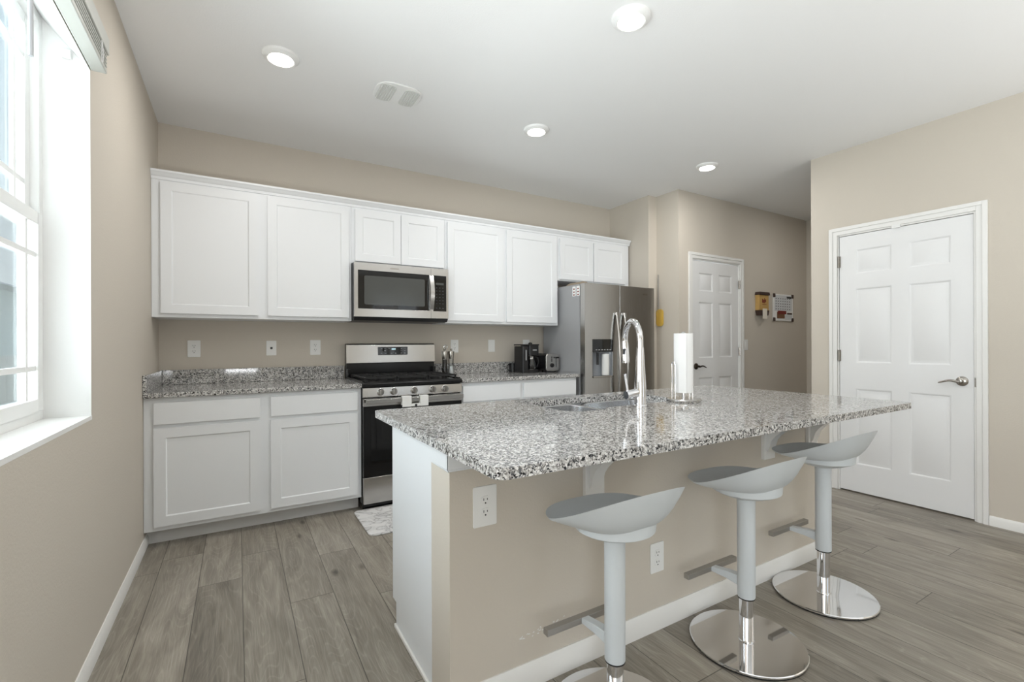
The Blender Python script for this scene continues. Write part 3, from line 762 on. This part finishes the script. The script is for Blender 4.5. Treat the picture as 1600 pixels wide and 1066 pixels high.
# carcass without a top, the sink hangs inside
m = MB().box(PX0+.018, PX1-.018, 1.960, 1.970, .10, IZB-.004).box(PX0+.018, PX1-.018, 1.910, 1.922, 0, .10).box(PX0+.018, PX1-.018, PY1, 1.960, .10, .118).box(PX0+.018, PX1-.018, PY1, PY1+.012, .118, IZB)
obj('carcass', m, CAB, isl)
for a, b in ((.585, 1.185), (1.20, 1.59), (1.60, 1.99), (2.01, 2.39), (2.40, 2.76)):
    obj('door', shaker(-b, -a, .123, .690, face_back(1.989)), CAB, isl, bev=.0012)
    obj('drawer', box(a, b, 1.970, 1.989, .712, .845), CAB, isl, bev=.002)
obj('half_wall', box(PX0, PX1, PY0, PY1, 0, IZB-.001), WALL, isl, bev=.002)
m = MB().box(PX0-.008, PX0-.0005, PY0-.008, PY1, .790, IZB-.0005).box(PX0-.008, .84, PY0-.008, PY0-.0005, .790, IZB-.0005)
m.box(PX0-.005, PX0-.0005, PY0-.005, PY1, .783, .790).box(PX0-.005, .84, PY0-.005, PY0-.0005, .783, .790)
obj('cap_trim', m, CAB, isl, bev=.0015, label='white trim under the counter corner')
m = MB()
t_, h_ = .013, .085
prof = [(0, 0), (t_, 0), (t_, h_*.78), (t_*.6, h_*.9), (t_*.35, h_), (0, h_)]
m.prism([(PY0-a, z) for a, z in prof], YZ, PX0-.0, PX1)
obj('baseboard', m, TRIM, isl)
m = MB().box(PX0-.010, PX0-.0003, PY0, 1.922, 0, .016); obj('shoe_moulding', m, TRIM, isl, bev=.003)
m = MB()
for k in range(34):
    x = .815+.26*random.random(); z = .178+.006*random.gauss(0, 1)+.01*(x-.9)
    m.prism([(x, z), (x+.004+.010*random.random(), z-.001), (x+.007, z+.0025+.002*random.random())], XZ, PY0-.0006, PY0+.0005)
m.prism([(1.63, .196), (1.634, .195), (1.633, .199)], XZ, PY0-.0006, PY0+.0005)
obj('scuff_mark', m, WHITEP, isl, label='white chipped scuff marks')
for cx in (1.150, 2.285, 2.695):
    c = MB().box(cx-.046, cx+.046, PY0-.018, PY0, .605, IZB-.001)
    poly = [(PY0-.018, IZB-.001), (PY0-.018, .640)]
    for k in range(11):
        t = k/10; poly.append((PY0-.018-.012-.215*t**1.25, .640+.020+.176*t**.62))
    poly += [(PY0-.26, IZB-.022), (PY0-.26, IZB-.001)]
    c.prism(poly, YZ, cx-.028, cx+.028)
    obj('bracket', c, TRIM, isl, bev=.002)

# countertop with the sink cut-out
ic = MB()
outer = []
for cx, cy, a0 in ((IX1-.02, IY0+.02, -90), (IX1-.02, IY1-.02, 0), (IX0+.02, IY1-.02, 90), (IX0+.035, IY0+.035, 180)):
    r = .035 if a0 == 180 else .02
    for k in range(7):
        a = math.radians(a0+15*k); outer.append((cx+r*math.cos(a), cy+r*math.sin(a)))
SX0, SX1, SY0, SY1, SXM = 1.205, 1.975, 1.588, 1.945, 1.560
hole = []
def arc(cx, cy, r, a0, a1, n=7):
    return [(cx+r*math.cos(math.radians(a0+(a1-a0)*k/n)), cy+r*math.sin(math.radians(a0+(a1-a0)*k/n))) for k in range(n+1)]
SYL = 1.545
hole += arc(SX0+.09, SYL+.09, .09, 180, 270)+[(1.375+.06*math.sin(k*PI/16), SYL+(SY0-SYL)*(1-math.cos(k*PI/8))/2) for k in range(0, 9)]
hole += arc(SX1-.08, SY0+.08, .08, 270, 360)+arc(SX1-.08, SY1-.08, .08, 0, 90)+arc(SX0+.08, SY1-.08, .08, 90, 180)
def slab_with_hole(outer, hole, z0, z1):
    bm = bmesh.new()
    def loop(P):
        vs = [bm.verts.new((x, y, z1)) for x, y in P]
        return [bm.edges.new((vs[i], vs[(i+1) % len(vs)])) for i in range(len(vs))]
    e = loop(outer)+loop(hole)
    bmesh.ops.triangle_fill(bm, use_beauty=True, use_dissolve=False, edges=e)
    m = MB()
    bm.verts.index_update()
    tv = [v.co.copy() for v in bm.verts]; tf = [[v.index for v in f.verts] for f in bm.faces]
    bm.free()
    m.add(tv, tf); m.add([(v.x, v.y, z0) for v in tv], [list(reversed(f)) for f in tf])
    for P in (outer, hole):
        n = len(P); m.add([(x, y, z0) for x, y in P]+[(x, y, z1) for x, y in P], [(k, (k+1) % n, n+(k+1) % n, n+k) for k in range(n)])
    return m
single('island_countertop', slab_with_hole(outer, hole, IZB, IZT), GRAN, 'large speckled granite countertop of the island with a sink cut out', 'countertop', bev=.005, seg=3)

sk = thing('sink', 'stainless double bowl sink set under the island granite', 'sink', (1.59, 1.77, .66))
def bowl(x0, x1, y0, y1, depth, side):
    m = MB(); zt = IZB-.0012; rings = []
    for ins, z, r in ((-.018, zt, .075), (-.004, zt, .068), (0, zt-.004, .066), (.004, zt-depth*.5, .064), (.012, zt-depth+.03, .06), (.035, zt-depth+.004, .05), (.05, zt-depth, .04)):
        ring = []
        for x, y in rrect(x0+ins, x1-ins, y0+ins, y1-ins, r, 8):      # the dividing wall is lower than the rim
            q = max(0, min(1, 1-((x1-x) if side > 0 else (x-x0))/.07))
            low = .008*q*q*(3-2*q) if z > zt-.02 else 0
            if side > 0: x = min(x, x1+.006)
            else: x = max(x, x0-.006)
            ring.append((x, y, z-low))
        rings.append(ring)
    n = len(rings[0])
    vs = [p for R in rings for p in R]
    m.add(vs, [(i*n+k, i*n+(k+1) % n, (i+1)*n+(k+1) % n, (i+1)*n+k) for i in range(len(rings)-1) for k in range(n)])
    m.add(rings[-1], [tuple(range(n))])
    b = obj('bowl', m, SINK, sk)
    obj('drain', MB().lathe(((x0+x1)/2, (y0+y1)/2, zt-depth), [(.045, .0005), (.045, .003), (.03, .002), (0, .001)], 24, cap=False), CHROME, b)
bowl(SX0+.004, SXM-.007, SYL+.004, SY1-.004, .20, 1)
bowl(SXM+.007, SX1-.004, SY0+.004, SY1-.004, .17, -1)

fc = thing('faucet', 'tall chrome gooseneck pull down faucet behind the sink', 'faucet', (1.59, 1.528, IZT))
bx, by = 1.590, 1.528
m = MB().lathe((bx, by, IZT), [(.030, 0), (.030, .006), (.027, .010), (.0265, .09), (.020, .20), (.0165, .27)], 28)
obj('body', m, CHROME, fc)
dx, dy = .075, .175; L_ = math.hypot(dx, dy); ux, uy = dx/L_, dy/L_
pts = []; R_ = .095
for z in (.262, .29): pts.append((bx, by, IZT+z))
for k in range(1, 15):
    a = PI-PI*k/14*1.02
    pts.append((bx+ux*(R_+R_*math.cos(a)), by+uy*(R_+R_*math.cos(a)), IZT+.300+R_*math.sin(a)))
obj('spout', MB().tube(pts, .0145, 18), CHROME, fc)
e = pts[-1]
obj('spray_head', MB().tube([(e[0], e[1], e[2]+.006), (e[0]-ux*.002, e[1]-uy*.002, e[2]-.02), (e[0]-ux*.008, e[1]-uy*.008, e[2]-.085), (e[0]-ux*.009, e[1]-uy*.009, e[2]-.102)], [.016, .018, .020, .018], 18), CHROME, fc)
bt = (e[0]-.016, e[1]-.012, e[2]-.045)
obj('spray_button', MB().tube([(bt[0], bt[1], bt[2]-.014), (bt[0]-.001, bt[1]-.001, bt[2]+.014)], .007, 10), DGREY, fc)
m = MB().tube([(bx-.020, by+.004, IZT+.062), (bx-.078, by+.012, IZT+.055)], [.0215, .0195], 20); hv = obj('valve', m, CHROME, fc)
obj('lever', MB().tube([(bx-.068, by+.010, IZT+.062), (bx-.073, by+.012, IZT+.10), (bx-.082, by+.014, IZT+.150)], [.0065, .0058, .0062], 12), CHROME, hv)

tx, ty = 1.908, 1.546
th = thing('paper_towel_holder', 'chrome upright paper towel holder on a round weighted base', 'holder', (tx, ty, IZT))
obj('base', MB().lathe((tx, ty, IZT), [(.080, 0), (.082, .003), (.082, .012), (.078, .016), (.03, .018), (0, .018)], 40, cap=False).lathe((tx, ty, IZT), [(.0, .0), (.080, 0)], 40, cap=False), STEEL, th)
obj('post', MB().tube([(tx, ty, IZT+.016), (tx, ty, IZT+.336)], .008, 16).lathe((tx, ty, IZT+.336), [(.010, -.002), (.011, .005), (.006, .010), (0, .011)], 16, cap=False), CHROME, th)
ax, ay = tx-.055, ty+.012
m = MB()
for q in (-.010, .010):
    m.tube([(ax-.004, ay+q, IZT+.017), (ax-.004, ay+q, IZT+.185)], .0032, 10)
m.tube([(ax-.004, ay-.010, IZT+.185)]+[(ax-.004, ay-.010*math.cos(PI*k/6), IZT+.185+.010*math.sin(PI*k/6)) for k in range(1, 6)]+[(ax-.004, ay+.010, IZT+.185)], .0032, 10)
obj('tension_arm', m, CHROME, th)
m = MB()
for q in (-.010, .010): m.tube([(tx+.055, ty+q, IZT+.017), (tx+.055, ty+q, IZT+.165)], .0030, 10)
m.tube([(tx+.055, ty-.010, IZT+.165), (tx+.055, ty, IZT+.174), (tx+.055, ty+.010, IZT+.165)], .0030, 10)
obj('stop_arm', m, CHROME, th)
m = MB()
m.lathe((tx, ty, IZT+.046), [(.020, 0), (.0455, 0), (.0455, .292), (.020, .292), (.020, 0)], 44, cap=False)
m.add([(tx-.045, ty-.010, IZT+.0465), (tx-.033, ty-.042, IZT+.0465), (tx-.033, ty-.042, IZT+.338), (tx-.045, ty-.010, IZT+.338)], [(0, 1, 2, 3)])
single('paper_towel_roll', m, PAPER, 'white paper towel roll standing on the chrome holder', 'paper towel')

# ------------------------------------------------------------------ bar stools
def make_stool():
    t = thing('bar_stool', '', 'stool', (0, 0, 0), 'grey bar stools along the island')
    obj('base_plate', MB().lathe((0, 0, 0), [(0, .006), (.208, .006), (.210, .008), (.210, .013), (.207, .0155), (.030, .017), (.028, .022), (0, .022)], 72, cap=False), DISC, t)
    obj('floor_pad', MB().lathe((0, 0, 0), [(0, 0), (.205, 0), (.2085, .003), (.2085, .0065), (0, .0065)], 60, cap=False), RUBBER, t)
    obj('gas_lift', MB().tube([(0, 0, .018), (0, 0, .215)], .0262, 32), CHROME, t)
    sl_ = obj('column', MB().lathe((0, 0, 0), [(.020, .186), (.0315, .186), (.0325, .189), (.0328, .52), (.0335, .585), (.02, .585)], 36, cap=False), STOOL, t)
    obj('collar', MB().lathe((0, 0, 0), [(.026, .182), (.0318, .182), (.0318, .1865), (.026, .1865)], 36, cap=False), RUBBER, sl_)
    m = MB().prism([(.028, .222), (.028, .262), (.075, .258), (.150, .246), (.150, .228), (.075, .228)], YZ, -.016, .016)
    ar = obj('footrest_arm', m, STOOL, t, bev=.003)
    obj('footrest', MB().box(-.158, .158, .145, .170, .226, .248), FOOT, t, bev=.002)
    # seat shell: a scoop, low at the front, swept up at the back
    A_, B_ = .205, .190
    def rimz(y):
        q = max(0, min(1, (-y/B_+.45)/1.45))
        return .644+.124*(q**1.25)
    def zt(x, y):
        u, v = abs(x)/A_, abs(y)/B_
        r = min(1, (u**2.7+v**2.7)**(1/2.7))
        rz = rimz(y/max(r, .05)) if r > 1e-4 else .644
        return .628+(rz-.628)*r**4.2
    def zb(x, y, r): return zt(x, y)-(.007+.014*(1-r))
    n, nr = 64, 14; top = []; bot = []
    for i in range(nr+1):
        r = i/nr
        for k in range(n):
            a = 2*PI*k/n; c, s = math.cos(a), math.sin(a); p = 2/2.7
            ex = abs(c)**p*(1 if c >= 0 else -1); ey = abs(s)**p*(1 if s >= 0 else -1)
            x = A_*r*ex; y = B_*r*ey; z = zt(x, y)
            wy = 1-.06*max(0, -ey*r)          # a little narrower at the back
            top.append((x*wy, y, z)); bot.append((x*wy*(1-.025*r), y*(1-.025*r), zb(x, y, r)))
    m = MB(); q = len(top)
    fs = []
    for i in range(nr):
        for k in range(n):
            k2 = (k+1) % n
            f = (i*n+k, i*n+k2, (i+1)*n+k2, (i+1)*n+k)
            fs.append(f); fs.append(tuple(q+j for j in reversed(f)))
    for k in range(n):
        k2 = (k+1) % n; fs.append((nr*n+k, nr*n+k2, q+nr*n+k2, q+nr*n+k))
    m.add(top+bot, fs)
    st = obj('seat', m, STOOL, t, ang=60)
    # supporting pan under the shell
    m = MB(); rings = []
    for r, z in ((.0, .577), (.038, .577), (.060, .581), (.090, .590), (.115, .600), (.130, .608), (.133, 9)):
        ring = []
        for k in range(n):
            a = 2*PI*k/n; x, y = r*.98*math.cos(a), r*.95*math.sin(a)
            zz = zb(x, y, min(1, r/.2))+.002 if z > 1 else min(z, zb(x, y, r/.2)-.002)
            ring.append((x, y, zz))
        rings.append(ring)
    m.add([p for R in rings for p in R], [(i*n+k, i*n+(k+1) % n, (i+1)*n+(k+1) % n, (i+1)*n+k) for i in range(len(rings)-1) for k in range(n)])
    obj('seat_pan', m, STOOL, st, ang=50)
    return t
def copy_tree(o, parent=None):
    c = o.copy(); COL.objects.link(c)
    if parent: c.parent = parent; c.matrix_parent_inverse = o.matrix_parent_inverse
    for ch in list(o.children): copy_tree(ch, c)
    return c
s0 = make_stool()
s1 = copy_tree(s0); s2 = copy_tree(s0)
s0.location = (1.024, 1.095, 0); s0['label'] = 'grey bar stool nearest the camera, in front of the first corbel'
s1.location = (1.722, 1.100, 0); s1['label'] = 'middle of the three grey bar stools along the island'
s2.location = (2.362, 1.125, 0); s2['label'] = 'grey bar stool closest to the pantry door, seat raised slightly higher'
for ch in s2.children:
    if ch.name.split('.')[0] in ('column', 'footrest_arm', 'footrest', 'seat'): ch.location.z += .028

# ------------------------------------------------------------------ outlets and switches
def outlet(fn, u, v, label, kind='outlet', w=.078, h=.120, name='wall_outlet'):
    c = Vector(fn(u, v, 0))
    t = thing(name, label, 'light switch' if kind == 'switch' else 'outlet' if kind == 'outlet' else 'wall plate', c, 'white wall plates')
    obj('cover_plate', MB().prism(rrect(u-w/2, u+w/2, v-h/2, v+h/2, .005, 4), fn, .0002, .005), WHITEP, t, bev=.0015)
    if kind == 'outlet':
        for s in (-1, 1):
            zc = v+s*.0195
            so = obj('socket', MB().prism(rrect(u-.0165, u+.0165, zc-.014, zc+.014, .011, 6), fn, .005, .0072), WHITEP, t)
            for x, hh in ((-.0065, .009), (.0065, .007)): obj('slot', MB().prism([(u+x-.0012, zc+.003-hh/2+.001), (u+x+.0012, zc+.003-hh/2+.001), (u+x+.0012, zc+.003+hh/2), (u+x-.0012, zc+.003+hh/2)], fn, .0071, .0076), SLOT, so)
            obj('slot', MB().prism([(u+.0028*math.cos(a), zc-.0085+.0028*math.sin(a)) for a in [2*PI*k/10 for k in range(10)]], fn, .0071, .0076), SLOT, so)
    elif kind == 'switch':
        obj('rocker', MB().prism(rrect(u-.017, u+.017, v-.034, v+.034, .003, 3), fn, .005, .0085), WHITEP, t, bev=.001)
    else:
        obj('jack', MB().prism(rrect(u-.008, u+.008, v-.008, v+.008, .003, 4), fn, .005, .0075), DGREY, t)
    return t
FB = face_front(YB)
outlet(FB, -.267, 1.157, 'white duplex outlet in the corner above the left counter')
outlet(FB, .225, 1.158, 'white plate with a small cable jack between two outlets', 'jack', .069, .113, 'jack_plate')
outlet(FB, .539, 1.161, 'white duplex outlet just left of the range')
outlet(FB, 1.753, 1.164, 'white duplex outlet behind the salt and pepper mills')
outlet(FB, 2.146, 1.166, 'white rocker switch on the wall left of the coffee maker', 'switch', .074, .118, 'light_switch')
outlet(FB, 2.550, 1.166, 'white outlet partly hidden behind the coffee maker')
FP = face_front(PY0)
outlet(FP, .694, .655, 'large white duplex outlet high on the island half wall near its corner', w=.086, h=.132)
outlet(FP, 1.495, .296, 'white duplex outlet low on the island half wall behind the first stool', w=.078, h=.122)
outlet(face_front(YK), 4.925, 1.165, 'white switch plate beside the hall door', 'switch', .075, .118, 'light_switch')

# ------------------------------------------------------------------ small things on the back counter
CZ = .906
def mill(x, y, filling, label):
    t = thing('spice_mill', label, 'mill', (x, y, CZ), 'salt and pepper mills')
    obj('glass_body', MB().lathe((x, y, CZ), [(0, .001), (.027, .001), (.0275, .010), (.0215, .070), (.0235, .148), (0, .148)], 28, cap=False), CGLASS, t)
    obj('filling', MB().lathe((x, y, CZ), [(0, .004), (.0245, .004), (.0245, .012), (.0195, .070 if filling is SALT else .06), (.0195, .078 if filling is SALT else .140), (0, .08 if filling is SALT else .141)], 24, cap=False), filling, t)
    obj('crown', MB().lathe((x, y, CZ), [(.0235, .146), (.0245, .152), (.030, .208), (.029, .212), (.008, .216), (.007, .222), (.010, .228), (.009, .238), (0, .241)], 28, cap=False), NICKEL, t)
mill(1.592, 3.862, PEPPER, 'steel topped glass mill of dark pepper, nearest the range')
mill(1.662, 3.885, SALT, 'steel topped glass mill half full of white salt')
t = thing('condiment_caddy', 'small chrome wire caddy with a ring handle behind the mills', 'caddy', (1.635, 3.945, CZ))
obj('tray', MB().prism(rrect(1.575, 1.69, 3.925, 3.968, .015), XY, CZ, CZ+.008), CHROME, t)
obj('stem', MB().tube([(1.635, 3.945, CZ+.008), (1.635, 3.945, CZ+.238)], .003, 10), CHROME, t)
obj('ring_handle', MB().tube([(1.635+.016*math.cos(2*PI*k/20), 3.945, CZ+.254+.016*math.sin(2*PI*k/20)) for k in range(21)], .003, 8), CHROME, t)

cx, cy = 2.430, 3.822
cm = thing('coffee_maker', 'black drip coffee maker with a glass carafe on the back counter', 'coffee maker', (cx, cy, CZ))
m = MB().prism(rrect(cx-.095, cx+.095, cy-.085, cy+.085, .02), XY, CZ, CZ+.030); obj('base', m, BLACKP, cm, bev=.003)
m = MB().prism(rrect(cx-.095, cx-.020, cy-.085, cy+.085, .02), XY, CZ+.030, CZ+.255); obj('water_tank', m, BLACKP, cm, bev=.002)
obj('gauge', box(cx-.062, cx-.052, cy-.0865, cy-.084, CZ+.12, CZ+.22), LGREY, cm, label='pale water gauge')
m = MB().prism(rrect(cx-.022, cx+.098, cy-.085, cy+.085, .025), XY, CZ+.165, CZ+.262); hd = obj('brew_head', m, BLACKP, cm, bev=.003)
obj('badge', box(cx+.020, cx+.065, cy-.0862, cy-.0845, CZ+.212, CZ+.222), LGREY, hd)
m = MB().prism(rrect(cx-.101, cx+.103, cy-.089, cy+.089, .025), XY, CZ+.262, CZ+.274).lathe((cx+.045, cy, CZ+.274), [(.02, 0), (.02, .010), (.012, .016), (0, .017)], 18, cap=False); obj('lid', m, BLACKP, cm, bev=.002)
ca = obj('carafe', MB().lathe((cx+.040, cy-.015, CZ+.031), [(0, 0), (.052, .0), (.060, .015), (.058, .05), (.040, .098), (.040, .118), (.046, .122)], 32, cap=False), DKGLASS, cm)
obj('carafe_band', MB().lathe((cx+.040, cy-.015, CZ+.031), [(.041, .098), (.0435, .100), (.0435, .118), (.0445, .124), (.041, .126)], 32, cap=False), CHROME, ca)
obj('carafe_handle', MB().tube([(cx+.060, cy-.058, CZ+.145), (cx+.072, cy-.092, CZ+.140), (cx+.076, cy-.100, CZ+.10), (cx+.070, cy-.080, CZ+.055)], .007, 10), BLACKP, ca)
obj('hot_plate', MB().lathe((cx+.040, cy-.015, CZ+.030), [(0, 0), (.056, 0), (.056, .0012), (0, .0012)], 30, cap=False), NICKEL, cm)
mg = thing('mug', 'black mug peeking out left of the coffee maker', 'mug', (2.352, 3.952, CZ))
obj('cup', MB().lathe((2.352, 3.952, CZ), [(0, .0), (.032, 0), (.036, .004), (.038, .085), (.035, .086), (.033, .006), (0, .006)], 28, cap=False), BLACKP, mg)
obj('handle', MB().tube([(2.352-.034-.040*math.sin(PI*k/10), 3.952-.014*math.sin(PI*k/10), CZ+.045-.034*math.cos(PI*k/10)) for k in range(11)], .0042, 10), BLACKP, mg)

ts = thing('toaster', 'two slice toaster with a steel end and black sides beside the refrigerator', 'toaster', (2.640, 3.80, CZ))
def rr(x0, x1, z0, z1, r): return rrect(x0, x1, z0, z1, r, 8)
P = [(u, v) for u, v in rr(2.560, 2.715, CZ+.012, CZ+.182, .035)]
obj('shell', MB().prism(rr(2.564, 2.711, CZ+.014, CZ+.178, .033), XZ, 3.690, 3.938), BLACKP, ts)
ep = obj('end_panel', MB().prism(P, XZ, 3.672, 3.692), STEEL, ts, bev=.006, seg=3, label='brushed steel end with controls')
obj('end_panel', MB().prism(P, XZ, 3.936, 3.952), STEEL, ts, bev=.006, seg=3)
obj('dial', MB().lathe((2.630, 3.672, CZ+.068), [(.0, 0), (.021, 0), (.021, .003), (.016, .004), (.015, .016), (0, .017)], 24, '-Y', cap=False), BLACKP, ep)
obj('lever_slot', box(2.676, 2.681, 3.6712, 3.673, CZ+.050, CZ+.150), SLOT, ep)
obj('lever', MB().prism(rrect(2.660, 2.700, CZ+.135, CZ+.150, .005), XZ, 3.652, 3.673), BLACKP, ep)
m = MB()
for k in range(3): obj('button', MB().prism(rrect(2.619, 2.633, CZ+.105+k*.018, CZ+.116+k*.018, .003), XZ, 3.6705, 3.673), DGREY, ep)
each('bread_slot', [box(2.593, 2.622, 3.715, 3.915, CZ+.178, CZ+.1792), box(2.652, 2.681, 3.715, 3.915, CZ+.178, CZ+.1792)], SLOT, ts)
for x in (2.585, 2.690):
    for y in (3.70, 3.92): obj('foot', MB().lathe((x, y, CZ), [(.010, 0), (.010, .015)], 12), RUBBER, ts)

# ------------------------------------------------------------------ floor mat
m = MB().prism(rrect(.695, 2.05, 2.885, 3.375, .045, 8), XY, .0, .011)
single('kitchen_mat', m, MARBLE, 'white marble patterned floor mat in front of the range', 'mat', bev=.004)

# ------------------------------------------------------------------ things hung on the walls
t = thing('fly_swatter', 'fly swatter with a yellow head hanging from its thin grey handle', 'fly swatter', (XE2, 3.400, 1.45))
obj('handle', MB().tube([(XE2-.008, 3.404, 1.905), (XE2-.010, 3.402, 1.60), (XE2-.010, 3.400, 1.490)], .0045, 8), WIRE, t)
m = MB().prism(rrect(3.331, 3.428, 1.362, 1.540, .036, 8), YZ, XE2-.014, XE2-.008)
hd = obj('head', m, YELLOW, t, bev=.002, label='yellow plastic head')
m = MB()
for k in range(5): obj('mesh_rib', box(XE2-.0155, XE2-.0135, 3.344+k*.018, 3.348+k*.018, 1.39, 1.50), YELLOW, hd)

y0 = YK
kb = thing('key_holder', 'small ochre wooden key box with a dark roof on the hall wall', 'key holder', (5.205, YK, 1.52))
obj('box', box(5.110, 5.295, y0-.050, y0-.001, 1.560, 1.735), OCHRE, kb, bev=.003)
obj('roof', MB().prism([(5.098, 1.735), (5.307, 1.735), (5.295, 1.768), (5.110, 1.768)], XZ, y0-.062, y0-.001), WOODD, kb, bev=.003)
obj('shelf', MB().prism([(5.105, 1.560), (5.300, 1.560), (5.280, 1.500), (5.125, 1.500)], XZ, y0-.056, y0-.001), WOODD, kb, bev=.003)
m = MB()
for a, b, c, d in ((5.165, 5.180, 1.645, 1.690), (5.186, 5.204, 1.645, 1.680), (5.208, 5.216, 1.640, 1.700), (5.221, 5.238, 1.652, 1.685), (5.168, 5.245, 1.625, 1.630)):
    m.box(a, b, y0-.0515, y0-.0495, c, d)
obj('painted_motif', m, REDINK, kb)
single('note_card', MB().box(5.162, 5.245, y0-.0615, y0-.058, 1.462, 1.578), CREAM, 'white card sticking out of the ochre key box', 'card')
cb = thing('calendar_board', 'white calendar board with dark corners and photo cards on the hall wall', 'calendar', (5.665, YK, 1.44))
obj('board', MB().prism(rrect(5.452, 5.878, 1.448, 1.768, .025), XZ, y0-.012, y0-.001), WHITEP, cb, bev=.002)
obj('calendar_page', box(5.480, 5.850, y0-.0135, y0-.0115, 1.565, 1.755), PAGE, cb)
m = MB()
for r in range(5):
    for c in range(7):
        x = 5.500+c*.048; z = 1.715-r*.031; obj('date_mark', box(x, x+.018, y0-.0142, y0-.0134, z-.006, z+.004), INK, cb)
obj('month_label', box(5.735, 5.835, y0-.0145, y0-.0134, 1.722, 1.745), SLOT, cb)
for x in (5.452, 5.845):
    for z in (1.452, 1.738): obj('corner_clip', MB().prism(rrect(x-.006, x+.038, z-.010, z+.034, .008), XZ, y0-.017, y0-.0125), WOODD, cb)
obj('photo_card', box(5.530, 5.690, y0-.015, y0-.0122, 1.478, 1.555), CARD, cb, label='brown photo card')
obj('photo_card', box(5.540, 5.720, y0-.017, y0-.0151, 1.530, 1.570), REDINK, cb, label='dark red strip')
obj('photo_card', box(5.705, 5.850, y0-.015, y0-.0122, 1.468, 1.520), PAGE, cb, label='pale grey card')
obj('photo_card', box(5.745, 5.850, y0-.015, y0-.0122, 1.528, 1.548), WOODD, cb, label='dark strip')
